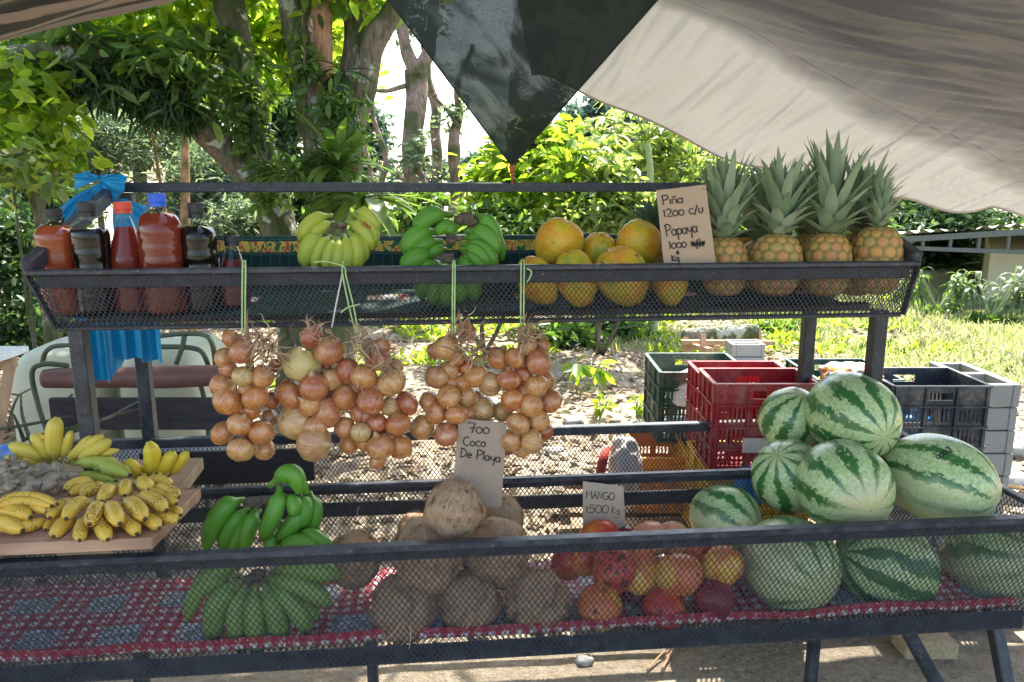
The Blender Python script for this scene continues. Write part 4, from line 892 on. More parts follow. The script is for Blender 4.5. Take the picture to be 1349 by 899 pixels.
# seam line in tarp xy
bv = BVHTree.FromPolygons([Vector(v) for v in mb.v], mb.f)
def hit(px, py, tree=bv):
    r = tree.ray_cast(CAM, ray(px, py).normalized()); return r[0]
s0, s1 = hit(912, 4), hit(1345, 222); sn = Vector((-(s1.y-s0.y), s1.x-s0.x, 0)).normalized(); sn = -sn if sn.dot(hit(1300, 20)-s0) < 0 else sn
g = G('tarpaulin'); geo = g.n('ShaderNodeNewGeometry'); pos = geo.outputs['Position']; s_ = g.sep(pos)
sd_ = g.math('ADD', g.math('ADD', g.math('MULTIPLY', s_[0], sn.x), g.math('MULTIPLY', s_[1], sn.y)), -s0.dot(sn))
dark = g.math('GREATER_THAN', g.math('ADD', sd_, .0), 0)
line = g.math('LESS_THAN', g.math('ABSOLUTE', sd_), .0035)
nn = g.noise(pos, 1.6, 3); depthm = g.ramp(g.math('ADD', sd_, g.math('MULTIPLY', nn, .25)), [(.0, 0.), (.08, .6), (.3, 1.)])
m1 = g.noise(g.mapv(pos, (.6, 5, 1), rot=(0, 0, R(4))), 1.15, 1.0, .5, .3)       # stretched creases on the slack panel
m2 = g.noise(g.mapv(pos, (6.5, .6, .6), rot=(0, 0, R(-55))), 1.5, 1.5, .4, .3)        # tension folds
m3 = g.noise(pos, 11, 4, .6, 1.5)
ridge = g.math('SUBTRACT', 1., g.math('ABSOLUTE', g.math('MULTIPLY_ADD', m1, 6., -3.)))
ridge = g.math('MAXIMUM', ridge, 0.)
colr = g.mix(depthm, (.40, .405, .41), (.095, .096, .108)); colr = g.mix(line, colr, (.08, .07, .07))
spots = g.ramp(g.noise(pos, 30, 3, .7), [(.70, 0.), (.76, .5)]); colr = g.mix(spots, colr, (.3, .27, .23))
bh = g.math('ADD', g.math('MULTIPLY', ridge, g.math('MULTIPLY', depthm, .35)), g.math('ADD', g.math('MULTIPLY', g.math('SUBTRACT', 1., depthm), g.math('MULTIPLY', m2, 2.0)), g.math('MULTIPLY', m3, .03)))
nb_ = g.bump(bh, 1., .06)
tc = g.mix(depthm, (.13, .125, .112), (.022, .021, .022))
M_tarp = g.done(g.mixs(g.mix(depthm, (.45,)*3, (.22,)*3), g.pbr(colr, g.mix(depthm, (.36,)*3, (.36,)*3), nb_, spec=.6), g.translucent(tc, nb_)))
tp = mb.build('tarpaulin', M_tarp, smooth=True, origin=tuple(tarp_pt(.5, .5))); setp(tp, 'large beige and grey tarpaulin stretched over the right half of the stall', 'tarpaulin')
mb = MB(); mb.tube([tarp_pt(i/60, 0)-Vector((0, 0, .0)) for i in range(61)], .006, 6); h_ = mb.build('hem', simple('tarp_hem', (.4, .37, .3), .6), tp, True, origin=None); 
# shade net
g = G('shade_net'); pos = g.n('ShaderNodeNewGeometry').outputs['Position']; n = g.noise(pos, 3, 3); wv = g.noise(pos, 260, 2)
hole = g.math('GREATER_THAN', g.vor(g.mapv(pos, (1, 1, 1)), 430), .43)
tr = g.n('ShaderNodeBsdfTransparent').outputs[0]
cn = g.mix(wv, (.026, .040, .038), (.055, .078, .073))
M_net = g.done(g.mixs(g.math('MULTIPLY', hole, g.math('MULTIPLY', g.ramp(g.noise(pos, 5.5, 5, .65, .8), [(.47, .1), (.58, 1.)]), .034)), g.mixs(.4, g.pbr(cn, .7, spec=.15), g.translucent((.012, .018, .018))), tr))  # patchy openness imitates bright speckle of sky and lit leaves behind
tip = PY(674, 219, 2.52); L1 = P(508, -5, 2.1); R1 = P(872, -5, 1.75)
La = tip+(L1-tip)*1.0; near_l = tip+(L1-tip)*1.9; near_r = tip+(R1-tip)*1.9
mb = MB()
def net(u, v):
    """v 0 tip -> 1"""
    v = .004+v*.996; a = tip.lerp(near_l, v); b = tip.lerp(near_r, v); p = a.lerp(b, u)
    inn = math.sin(u*math.pi); e = (b-a).length
    # edges bow inwards
    p = p+(tip-p).normalized()*inn*.06*e+Vector((0, 0, .03*math.sin(u*9)*v*(1-v)-.05*inn*v*(1-v)*2))
    return p
mb.grid(net, 60, 60); nt_ = mb.build('shade_net', M_net, smooth=True, origin=tuple(tip)); setp(nt_, 'dark green shade net coming down to a tied point above the bar', 'shade net')
mb = MB(); mb.tube([net(0, i/20) for i in range(21)], .0025, 5); mb.tube([net(1, i/20) for i in range(21)], .0025, 5); mb.build('hem', simple('net_hem', (.015, .03, .028), .7), nt_)
mb = MB(); mb.tube([tip+Vector((0, 0, .01)), tip-Vector((0, 0, .004)), tip-Vector((-.002, -.004, .03)), Vector((tip.x, 2.505, zt if False else PY(674, 243, 2.5).z))], [.006, .008, .004, .003], 8); mb.build('red_cord', simple('red_cord', (.5, .08, .05), .7), nt_, True)
# upper-left awning
e0, e1 = P(-120, 94, 3.1), P(235, -8, 3.1); b0, b1 = Vector((-3.6, .3, 2.55)), Vector((-.25, .3, 2.65)); e0 = e0+(e0-e1)*1.0; e1 = e1+(e1-e0)*.10
g = G('striped_awning'); uvn = g.coord('UV'); s_ = g.sep(uvn); n = g.math('MULTIPLY_ADD', g.math('SINE', g.math('ADD', g.math('MULTIPLY', s_[1], 150.), g.math('MULTIPLY', g.noise(uvn, 6, 3), 7.))), .32, g.math('MULTIPLY', g.noise(g.mapv(uvn, (1, 40, 1)), 2, 3), 1.))
c = g.mix(g.ramp(n, [(.4, 0.), (.6, 1.)]), (.012, .010, .010), (.30, .24, .20)); c = g.mix(g.math('LESS_THAN', s_[1], .012), c, (.25, .21, .19))
M_aw = g.done(g.mixs(.08, g.pbr(c, .6, g.bump(n, .8, .02)), g.translucent((.2, .16, .13))))
mb = MB()
def aw(u, v):
    p = e0.lerp(e1, u).lerp(b0.lerp(b1, u), v**1.0); p.z += .016*math.sin(v*70+3*math.sin(u*4))*math.exp(-v*1.0)-.12*math.sin(v*math.pi)*.4+.01*math.sin(u*6); return p
mb.grid(aw, 60, 160); setp(mb.build('striped_awning', M_aw, smooth=True, origin=tuple(aw(.5, .5))), 'folded brown striped awning across the upper left corner', 'awning')
# ================================================================= PRODUCE
def place(o, c, axis, roll=0., scale=(1, 1, 1)):
    q = Vector(axis).normalized().to_track_quat('Z', 'Y') @ Quaternion((0, 0, 1), roll)
    o.rotation_mode = 'QUATERNION'; o.rotation_quaternion = q; o.location = c; o.scale = scale
def egg_mesh(name, prof, n=40, rough=0.0, fq=3., seed=0, bulge=None):
    """prof(t)->(r,z) t in 0..1"""
    mb = MB(); N = 30
    def fn(u, v):
        r, z = prof(v); a = u*2*math.pi; p = Vector((r*math.cos(a), r*math.sin(a), z))
        k = 1+rough*mnoise.noise(p.normalized()*fq*.6+Vector((seed, 0, 0))) if p.length > 1e-6 else 1
        if bulge: k *= bulge(a, z)
        return p*k
    mb.grid(fn, n, N); me = bpy.data.meshes.new(name); 
    # weld seam
    V = mb.v; idx = {}; mp = []; NV = []
    for v in V:
        k = (round(v[0], 5), round(v[1], 5), round(v[2], 5))
        if k not in idx: idx[k] = len(NV); NV.append(v)
        mp.append(idx[k])
    Fc = []
    for f in mb.f:
        ff = []
        for i in f:
            j = mp[i]
            if j not in ff: ff.append(j)
        if len(ff) > 2: Fc.append(tuple(ff))
    me.from_pydata(NV, [], Fc); me.polygons.foreach_set('use_smooth', [True]*len(me.polygons)); return me
def superell(a=1., b=1., e=1.): return lambda t: (a*max(0, math.sin(t*math.pi))**e, -b*math.cos(t*math.pi))
def toward(px, py, Y): return (CAM-PY(px, py, Y)).normalized()

# ---- watermelons
def melon_mat(pale=0., sh=0.):
    g = G('watermelon_rind'); o = g.coord(); s = g.sep(o); rn = g.rnd()
    off = g.math('MULTIPLY', rn, 20.)
    ov = g.n('ShaderNodeVectorMath', operation='ADD'); g.set(ov.inputs[0], o); g.set(ov.inputs[1], g.comb(off, off, off)); ov = ov.outputs[0]
    th = g.math('ARCTAN2', s[1], s[0]); nj = g.noise(ov, 2.3, 2); nf = g.noise(ov, 9, 6, .75); nf2 = g.noise(ov, 26, 4, .7)
    rr = g.math('SQRT', g.math('ADD', g.math('MULTIPLY', s[0], s[0]), g.math('MULTIPLY', s[1], s[1])))
    ph = g.math('ADD', g.math('MULTIPLY', th, 10.), g.math('MULTIPLY', g.math('MULTIPLY', g.math('SUBTRACT', nj, .5), 5.), rr))
    w_ = g.math('SINE', ph); wj = g.math('ADD', w_, g.math('MULTIPLY', g.math('SUBTRACT', nf, .5), g.math('MULTIPLY', rr, 5.5)))
    st = g.ramp(g.math('SUBTRACT', g.math('MULTIPLY_ADD', wj, .35, .5), g.math('MULTIPLY', g.math('SUBTRACT', 1., rr), .28)), [(.53+sh, 0.), (.62+sh, 1.)])
    light = g.mix(g.ramp(g.noise(ov, 14, 5, .75), [(.38, 0.), (.6, 1.)]), (.25, .41, .13), (.58, .64, .33)); dark = g.mix(nf2, (.025, .11, .028), (.065, .19, .045))
    c = g.mix(st, light, dark)
    # pale belly patch
    bel = g.math('ADD', g.math('MULTIPLY', s[0], 1.3), g.math('MULTIPLY', g.math('SUBTRACT', nj, .5), 1.)); bm = g.math('MULTIPLY', g.ramp(bel, [(.45, 0.), (.95, .85)]), g.ramp(nf, [(.35, .45), (.6, 1.)]))
    c = g.mix(bm, c, g.mix(nf, (.52, .55, .24), (.62, .57, .36)))
    scar = g.ramp(g.noise(ov, 3.1, 8, .8), [(.62, 0.), (.70, .5)]); c = g.mix(scar, c, (.42, .33, .22))
    ea = g.ramp(g.math('ADD', s[2], g.math('MULTIPLY', g.math('SUBTRACT', nf, .5), pale*1.2+.1)), [(.93-pale*.28, 0.), (.99, .35+pale*.5)]); c = g.mix(ea, c, (.48, .44, .22)); c = g.mix(g.math('MULTIPLY', g.ramp(nf2, [(.5, 0.), (.7, .6)]), pale), c, g.mix(ea, c, (.40, .27, .15)))
    return g.done(g.pbr(c, .33, g.bump(nf, .08, .01), spec=.5, coat=.15))
M_melon = melon_mat(); M_melon_p = melon_mat(1., .03); M_melon_d = melon_mat(0., -.07); M_melon_l = melon_mat(.5, .05); M_scar = simple('melon_scar', (.22, .15, .08), .8, .3)
me_melon = egg_mesh('watermelon', superell(1, 1, .96), 56, .035); me_melon.materials.append(M_melon)
ME_M = {}
for k_, m_ in (('p', M_melon_p), ('d', M_melon_d), ('l', M_melon_l)):
    q_ = me_melon.copy(); q_.materials.clear(); q_.materials.append(m_); ME_M[k_] = q_
ME_M['n'] = me_melon
mb = MB(); mb.lathe([(.0, .004), (.012, .006), (.03, .016), (.05, .008), (.072, -.004)], 16, cap=False)
sc_o = mb.build('stem_scar', M_scar); me_scar = sc_o.data; bpy.data.objects.remove(sc_o)
def melon(px, py, Y, rx, ry, axis, label, roll=0., elong=1.12, kind='n'):
    c = PY(px, py, Y); k = dep(c)/F; r = (rx+ry)/2*k
    o = link('watermelon', ME_M[kind], None); ax = RT*axis[0]+UP*axis[1]-FWD*axis[2]; place(o, c, ax, roll, (r, r, r*elong))
    setp(o, label, 'watermelon', 'watermelons piled at the right')
    s = link('stem_scar', me_scar, None, o, (0, 0, .985)); s.scale = (1, 1, .8)
    return o
melon(1042, 553, 2.20, 40, 42, (.2, .75, .5), 'watermelon at the back left of the pile top, half hidden', 1., 1.05)
m_top = melon(1123, 548, 2.06, 60, 52, (.23, -.32, .92), 'topmost watermelon resting between the two right posts', 5.2, 1.16)
melon(1040, 628, 2.03, 47, 50, (-.4, .5, .45), 'dark striped watermelon left of the centre one', .5, 1.05, 'd')
melon(956, 684, 2.02, 47, 43, (.62, -.25, .72), 'smallest watermelon at the left end of the pile beside the mangoes', 3.7, 1.06, 'p')
m_c = melon(1112, 641, 1.87, 64, 56, (.08, -.28, .95), 'pale-faced watermelon with a brown scar in the middle of the pile', -1.45, 1.08, 'p')
m_r = melon(1236, 632, 1.90, 60, 57, (.72, -.26, .62), 'largest light watermelon at right with black handwritten numbers', -2.4, 1.22, 'l')
melon(1040, 744, 1.85, 62, 62, (.35, -.25, .9), 'left watermelon of the bottom row behind the mesh', 2.8, 1.05, 'l')
melon(1168, 746, 1.86, 63, 56, (.85, -.3, -.1), 'middle watermelon of the bottom row behind the mesh', 1.2, 1.12, 'd')
melon(1312, 738, 1.87, 64, 56, (.3, .25, .9), 'right watermelon of the bottom row, cut by the photo edge', 3.9, 1.15, 'p')
# cardboard flap
g = G('cardboard'); o = g.coord(); n = g.noise(o, 5, 4); n2 = g.noise(o, 150, 3)
M_card = g.done(g.pbr(g.mix(n, (.40, .28, .18), (.50, .37, .25)), .85, g.bump(n2, .15, .001), spec=.15))
M_card2 = simple('cardboard_grey', (.34, .26, .19), .85, .1, 12, .1)
mb = MB(); A = PY(1296, 652, 2.08); mb.frame(A+Vector((.09, -.02, -.012)), Vector((.12, -.03, -.012)), Vector((.02, .05, .0)), Vector((0, .0, .002)))
setp(mb.build('cardboard_flap', M_card2, origin=tuple(A)), 'flat cardboard flap behind the largest watermelon at the right edge', 'cardboard')

# ---- coconuts
def coco_mat():
    g = G('coconut_husk'); o = g.coord(); rn = g.rnd(); s = g.sep(o); th = g.math('ARCTAN2', s[1], s[0])
    n1 = g.noise(g.comb(g.math('MULTIPLY', th, 10.), g.math('MULTIPLY', s[2], 1.6), rn), 4, 6, .8, .6); n2 = g.noise(o, 3, 4); n3 = g.noise(o, 40, 4, .8)
    c = g.mix(g.ramp(n1, [(.3, 0.), (.7, 1.)]), (.42, .21, .10), (.86, .55, .31)); c = g.mix(g.ramp(n2, [(.4, 0.), (.65, .6)]), c, (.84, .62, .42)); c = g.mix(g.ramp(g.noise(o, 2.1, 5, .7), [(.53, 0.), (.62, .8)]), c, (.20, .10, .05))
    return g.done(g.pbr(c, .95, g.bump(g.math('ADD', n1, n3), .7, .03), spec=.1))
M_coco = coco_mat(); M_fib = leafmat('coir_fibre', [(.3, .19, .11), (.45, .32, .2), (.6, .46, .32), (.65, .53, .4)], .15, .8, (1.1, 1.05, .9))
me_coco = []
for i in range(3):
    me = egg_mesh('coconut', superell(1, 1, 1), 44, .13, 3.0, i*7, lambda a, z, i=i: 1+.05*math.cos(3*a+i)*(1-abs(z))); me.materials.append(M_coco); me_coco.append(me)
def coco(px, py, Y, r, label, axis=(0, 0, 1), vi=0, hair=330, wisps=5):
    py = py-(7 if py > 790 else 0); Y = max(Y, 1.808)
    c = PY(px, py, Y); k = dep(c)/F; R_ = r*k
    o = link('coconut', me_coco[vi % 3], None); ax = RT*axis[0]+UP*axis[1]-FWD*axis[2]; place(o, c, ax, random.random()*6, (R_, R_, R_*1.04))
    setp(o, label, 'coconut', 'husked coconuts')
    # fibre fuzz: thin flat hairs that follow the husk
    V = []; Q = []; b = 0
    for h in range(hair):
        d0 = Vector((random.gauss(0, 1), random.gauss(0, 1), random.gauss(0, 1))).normalized(); t = (Vector((0, 0, 1))+Vector((random.gauss(0, .5), random.gauss(0, .5), random.gauss(0, .5))))
        t = (t-d0*t.dot(d0)).normalized(); L = random.uniform(.25, .8); lift = random.uniform(.01, .13); w_ = .006
        sd_ = d0.cross(t)
        p0 = d0*1.0; p1 = (d0+t*L*.5).normalized()*(1.01+lift*.4); p2 = (d0+t*L+sd_*random.gauss(0, .1)).normalized()*(1.01+lift)
        for p in (p0, p1, p2): V += [p-sd_*w_, p+sd_*w_]
        Q += [(b, b+1, b+3, b+2), (b+2, b+3, b+5, b+4)]; b += 6
    for h in range(wisps):
        a = Vector((random.gauss(0, .25), random.gauss(0, .25), 1)).normalized(); p = a*.98; pts = [p]; dd = a.copy()
        for q in range(6): dd = (dd+Vector((random.gauss(0, .3), random.gauss(0, .3), random.gauss(0, .2)))).normalized(); p = p+dd*.17; pts.append(p)
        for p in pts: V += [p-Vector((.007, 0, 0)), p+Vector((.007, 0, 0))]
        Q += [(b+2*i, b+2*i+1, b+2*i+3, b+2*i+2) for i in range(6)]; b += 14
    link('husk_fibre', mesh_np('husk_fibre', [tuple(v) for v in V], Q), M_fib, o)
coco(547, 696, 2.02, 22, 'coconut peeking out behind the left of the second row', (0, .3, 1), 1)
coco(657, 681, 1.98, 32, 'coconut at the back right, just below the sign', (.2, .3, 1), 2)
coco(467, 737, 1.93, 37, 'lone tufted coconut beside the green bananas', (0, .9, .5), 0, 170, 10)
coco(565, 731, 1.86, 48, 'left coconut of the second row', (.2, .8, .5), 1)
coco(655, 728, 1.87, 45, 'right coconut of the second row', (.1, .7, .6), 2)
coco(598, 672, 1.80, 38, 'topmost coconut with long wisps in front of the sign', (.15, .9, .3), 0, 420, 26)
coco(532, 808, 1.775, 44, 'left coconut of the bottom row behind the mesh', (0, .1, 1), 2)
coco(619, 801, 1.775, 40, 'middle coconut of the bottom row behind the mesh', (0, .4, 1), 1)
coco(706, 799, 1.775, 43, 'right coconut of the bottom row behind the mesh', (0, .4, 1), 0)

# ---- mangoes
def mango_mat(name, a, b, c_, les=.66, green=0):
    g = G(name); o = g.coord(); s = g.sep(o); rn = g.rnd(); off = g.math('MULTIPLY', rn, 30.)
    ov = g.n('ShaderNodeVectorMath', operation='ADD'); g.set(ov.inputs[0], o); g.set(ov.inputs[1], g.comb(off, off, off)); ov = ov.outputs[0]
    n = g.noise(ov, 1.1, 3, .5); f = g.math('ADD', n, g.math('MULTIPLY', s[2], .16)); c = g.ramp(f, [(.32, c_), (.5, b), (.62, a)])
    sp = g.vor(ov, 16); c = g.mix(g.math('MULTIPLY', g.math('LESS_THAN', sp, .13), .5), c, (.6, .45, .25))
    le = g.ramp(g.noise(ov, 2.6, 5, .7), [(les, 0.), (les+.03, .92)]); c = g.mix(le, c, (.03, .015, .01))
    sp2 = g.ramp(g.noise(ov, 9, 3), [(.7, 0.), (.74, .8)]); c = g.mix(sp2, c, (.08, .03, .02))
    return g.done(g.pbr(c, .34, g.bump(g.noise(ov, 5, 4), .15, .02), spec=.45, coat=.1))
MM = {'red': mango_mat('mango_red', (.50, .045, .03), (.62, .13, .03), (.70, .34, .06)), 'yel': mango_mat('mango_yellow', (.60, .16, .05), (.72, .40, .07), (.72, .52, .12)), 'dark': mango_mat('mango_dark', (.20, .02, .03), (.32, .035, .04), (.40, .09, .05)), 'bad': mango_mat('mango_spoiled', (.5, .06, .03), (.5, .12, .03), (.6, .3, .05), .53), 'pale': mango_mat('mango_pale', (.65, .25, .14), (.72, .40, .17), (.74, .52, .2))}
me_mg = egg_mesh('mango', lambda t: (max(0, math.sin(t*math.pi))**.92*(1-.08*math.cos(t*math.pi)), -1.12*math.cos(t*math.pi)), 36, .06, 2.5, 3)
me_mgs = {}
for k, mm in MM.items(): q = me_mg.copy(); q.materials.append(mm); me_mgs[k] = q
M_bk = simple('dark_stem', (.05, .035, .02), .8)
mb = MB(); mb.lathe([(.0, .05), (.07, .05), (.09, .0), (.16, -.03)], 12, cap=False); so_ = mb.build('stem_end', M_bk); me_se = so_.data; bpy.data.objects.remove(so_)
def mango(px, py, Y, r, kind, axis, label, sq=.95):
    py = py-(8 if py > 790 else 0)
    c = PY(px, py, Y); k = dep(c)/F*r; o = link('mango', me_mgs[kind], None); ax = RT*axis[0]+UP*axis[1]-FWD*axis[2]; place(o, c, ax, random.random()*6, (k, k*sq, k))
    setp(o, label, 'mango', 'mangoes in the lower tray'); s = link('stem_end', me_se, None, o, (0, 0, 1.10))
mango(748, 742, 1.93, 23, 'red', (.3, .5, .5), 'red mango against the right bottom-row coconut')
mango(790, 708, 1.95, 24, 'red', (.9, .1, .3), 'bright red mango just below the mango price sign')
mango(822, 712, 2.00, 18, 'dark', (.9, .2, .3), 'dark mango right of the bright red one under the sign')
mango(855, 711, 1.93, 24, 'pale', (.7, .5, .3), 'pale pink-orange mango showing above the rim')
mango(888, 712, 1.95, 23, 'pale', (-.5, .6, .3), 'brown-freckled mango above the rim, left of the smallest watermelon')
mango(842, 752, 1.86, 28, 'yel', (.2, .5, -.3), 'orange mango behind the spoiled one')
mango(808, 752, 1.80, 30, 'bad', (.2, .7, .6), 'spoiled mango with a large black blotch')
mango(800, 800, 1.90, 22, 'red', (.2, .7, .3), 'reddish mango deep between the bottom ones')
mango(893, 757, 1.80, 29, 'yel', (.6, .2, .7), 'round yellow mango in the middle of the mangoes')
mango(951, 746, 1.82, 27, 'yel', (.3, .6, .3), 'yellow-orange mango with black specks under the smallest watermelon')
mango(838, 795, 1.88, 22, 'dark', (.1, .3, .5), 'small dark mango in the gap of the bottom row')
mango(790, 808, 1.80, 31, 'yel', (-.25, .15, .9), 'orange mango with a dark stem end at the left of the bottom row')
mango(875, 810, 1.80, 30, 'red', (-.3, .2, .9), 'red mango in the middle of the bottom row')
mango(940, 797, 1.79, 29, 'dark', (-.2, .1, .95), 'maroon mango at the right of the bottom row')
mango(918, 728, 1.92, 22, 'red', (.2, .9, .1), 'red mango wedged below the rim next to the yellow-orange one')
mango(770, 738, 1.90, 20, 'red', (.2, .9, .1), 'small red mango below the bright red one')

# ---- papayas
def papaya_mat():
    g = G('papaya_skin'); o = g.coord(); s = g.sep(o); rn = g.rnd(); off = g.math('MULTIPLY', rn, 30.)
    ov = g.n('ShaderNodeVectorMath', operation='ADD'); g.set(ov.inputs[0], o); g.set(ov.inputs[1], g.comb(off, off, off)); ov = ov.outputs[0]
    n = g.noise(ov, .9, 3); c = g.ramp(n, [(.34, (.32, .33, .02)), (.46, (.60, .42, .02)), (.6, (.66, .33, .015)), (.74, (.55, .20, .02))])
    c = g.mix(g.ramp(g.noise(ov, 7, 6, .75), [(.45, 0.), (.75, .5)]), c, (.38, .2, .08))
    le = g.ramp(g.noise(ov, 2.2, 5, .7), [(.62, 0.), (.66, .85)]); c = g.mix(le, c, (.14, .06, .025))
    return g.done(g.pbr(c, .42, g.bump(g.noise(ov, 3, 4), .2, .02), spec=.45))
M_pap = papaya_mat()
me_pap = egg_mesh('papaya', lambda t: (max(0, math.sin(t*math.pi))**.95*(1-.13*math.cos(t*math.pi)), -1.25*math.cos(t*math.pi)), 40, .05, 2, 5, lambda a, z: 1+.022*math.cos(5*a)); me_pap.materials.append(M_pap)
def papaya(px, py, Y, rx, ry, axis, label):
    c = PY(px, py, Y); k = dep(c)/F; o = link('papaya', me_pap, None); ax = RT*axis[0]+UP*axis[1]-FWD*axis[2]; place(o, c, ax, random.random()*6, (rx*k, rx*k, ry*k/1.25))
    setp(o, label, 'papaya', 'ripe papayas'); s = link('stem_end', me_se, None, o, (0, 0, 1.22)); s.scale = (1, 1, .8)
papaya(735, 321, 2.10, 31, 33, (.5, .8, .1), 'largest upright papaya, yellow-green, at the left of the back row')
papaya(788, 334, 2.14, 23, 27, (.1, .8, .5), 'small orange papaya between the two big back ones')
papaya(839, 324, 2.10, 28, 34, (.25, .9, .3), 'orange papaya with a brown blemish next to the price card')
papaya(708, 371, 1.99, 25, 35, (-.5, .8, .3), 'leftmost papaya of the front row by the onion string')
papaya(759, 368, 1.985, 27, 38, (-.3, .9, .2), 'second papaya of the front row, yellow on top')
papaya(820, 365, 1.985, 34, 41, (-.5, .8, .2), 'widest papaya of the front row with a green-brown edge')
papaya(884, 375, 1.985, 22, 30, (0, .9, .3), 'small papaya below the price card behind the mesh')

# ---- pineapples
def pine_mat():
    g = G('pineapple_rind'); at = g.n('ShaderNodeAttribute', attribute_name='eye'); e = at.outputs['Fac']; at2 = g.n('ShaderNodeAttribute', attribute_name='tint'); tn = at2.outputs['Fac']
    o = g.coord(); n = g.noise(o, 14, 4); rn = g.rnd()
    cen = g.ramp(tn, [(0, (.40, .34, .09)), (.4, (.62, .36, .08)), (.7, (.66, .31, .07)), (1, (.58, .22, .10))]); red = g.ramp(g.math('ADD', rn, 0.), [(.0, 0.), (.5, .1), (1, .35)])
    cen = g.mix(red, cen, (.45, .16, .09))
    ee = g.math('ADD', e, g.math('MULTIPLY', g.math('SUBTRACT', g.noise(o, 9, 4), .5), .5)); c = g.ramp(ee, [(0, 0.), (.58, .0), (.84, 1.)]); c = g.mix(c, cen, (.12, .09, .03)); cen2 = g.ramp(g.math('ADD', e, 0.), [(.3, .0), (.6, .4)]); c = g.mix(cen2, c, (.38, .30, .08)); c = g.mix(g.ramp(e, [(.05, .75), (.16, 0.)]), c, (.30, .22, .10)); c = g.mix(g.math('MULTIPLY', n, .35), c, (.32, .2, .09))
    return g.done(g.pbr(c, .5, g.bump(n, .4, .004), spec=.35))
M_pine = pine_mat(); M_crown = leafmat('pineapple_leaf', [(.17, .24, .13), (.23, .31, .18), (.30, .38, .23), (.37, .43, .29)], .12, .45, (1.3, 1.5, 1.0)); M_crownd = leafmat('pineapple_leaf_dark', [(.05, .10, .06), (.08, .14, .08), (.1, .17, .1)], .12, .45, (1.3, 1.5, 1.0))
def pine_mesh(seed):
    NU, NV = 132, 96; H = 1.3; rows = 9; per = 11; rg = random.Random(seed); tint = {}
    V = []; E = []; T = []
    for j in range(NV+1):
        v = j/NV; t = v*math.pi; rr = max(0.0, math.sin(t))**.55; z = -H*math.cos(t)
        for i in range(NU):
            u = i/NU; row = v*rows*1.04; best = 9; bid = None
            for r_ in (math.floor(row)-1, math.floor(row), math.floor(row)+1):
                x = u*per+(.5 if r_ % 2 else 0)+r_*.06; cx = round(x); dx = (x-cx)*1.0; dy = (row-(r_+.5))*.85; dd_ = math.hypot(dx, dy)
                if dd_ < best: best = dd_; bid = (cx % per, r_)
            if bid not in tint: tint[bid] = rg.random()
            d = min(1, best/.58); k = 1+.09*(1-d**2.2)-(.02 if d < .12 else 0)
            V.append((rr*k*math.cos(u*6.28318), rr*k*math.sin(u*6.28318), z*(1+.0*k))); E.append(d); T.append(tint[bid])
    Q = [(j*NU+i, j*NU+(i+1) % NU, (j+1)*NU+(i+1) % NU, (j+1)*NU+i) for j in range(NV) for i in range(NU)]
    me = mesh_np('pineapple_body', V, Q); 
    for nm, dat in (('eye', E), ('tint', T)):
        a = me.attributes.new(nm, 'FLOAT', 'POINT')
        a.data.foreach_set('value', dat)
    me.materials.append(M_pine); return me
me_pines = [pine_mesh(1), pine_mesh(2)]
def crown_mesh(seed, spread=1., n=58, mat=None, H=3.6):
    rg = random.Random(seed); mb = MB()
    for k in range(n):
        f = k/n; a = k*2.39996+rg.uniform(-.2, .2); h = Vector((math.cos(a), math.sin(a), 0)); e = R(22+f*62)*(1/spread if spread > 1 else 1)+rg.uniform(-.12, .12); L = (1.0+1.5*math.sin(min(1, f*1.15)*math.pi*.62))*rg.uniform(.85, 1.12)*H/3.6
        if f > .88: L *= .85
        z0 = f*.95*H/3.6; curl = (1.5-1.5*f)*.8*rg.uniform(.4, 1.6); p = Vector((0, 0, z0))+h*.22*(1-f*.7); pts = [p.copy()]; ns = []; S = 6; w0 = rg.uniform(.46, .60)*(1-.15*f)
        for i in range(S):
            dd_ = h*math.cos(e)+Vector((0, 0, math.sin(e))); ns.append(Vector((0, 0, math.cos(e)))-h*math.sin(e)); p = p+dd_*L/S; pts.append(p.copy()); e -= curl/S*(1 if i > 1 else -.6)
        ns.append(ns[-1]); mb.ribbon(pts, [w0*x for x in (.9, 1, .96, .86, .68, .42, .02)], ns, .30)
    o = mb.build('leaf_crown', mat, smooth=True); me = o.data; bpy.data.objects.remove(o); return me
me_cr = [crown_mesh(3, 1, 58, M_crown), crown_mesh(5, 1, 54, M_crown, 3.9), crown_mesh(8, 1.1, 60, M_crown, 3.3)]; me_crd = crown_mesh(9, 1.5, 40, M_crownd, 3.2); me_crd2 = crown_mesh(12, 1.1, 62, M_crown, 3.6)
def pine(px, ytop, ybot, Y, rp, ctop, axis, cm, label, vi=0, roll=0.):
    c = PY(px, (ytop+ybot)/2, Y); k = dep(c)/F; ax = (RT*axis[0]+UP*axis[1]-FWD*axis[2]).normalized(); h = (ybot-ytop)/2*k
    t = thing('pineapple', label, 'pineapple', c-ax*h, 'pineapples'); q = ax.to_track_quat('Z', 'Y') @ Quaternion((0, 0, 1), roll)
    b = link('rind', me_pines[vi % 2], None, t, ax*h); b.rotation_mode = 'QUATERNION'; b.rotation_quaternion = q; b.scale = (rp*k/1.06, rp*k/1.06, h/1.3)
    s = (ytop-ctop)*k/(3.5 if cm is me_cr[1] else 3.0); l = link('leaf_crown', cm, None, t, ax*(h*1.93)); l.rotation_mode = 'QUATERNION'; l.rotation_quaternion = q; l.scale = (s*.86, s*.86, s)
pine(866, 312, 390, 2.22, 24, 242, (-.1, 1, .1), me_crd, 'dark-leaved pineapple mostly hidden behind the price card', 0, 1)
pine(1000, 318, 390, 2.20, 28, 212, (.02, 1, .1), me_crd2, 'shaded pineapple at the back between the first and second front ones', 1, 2)
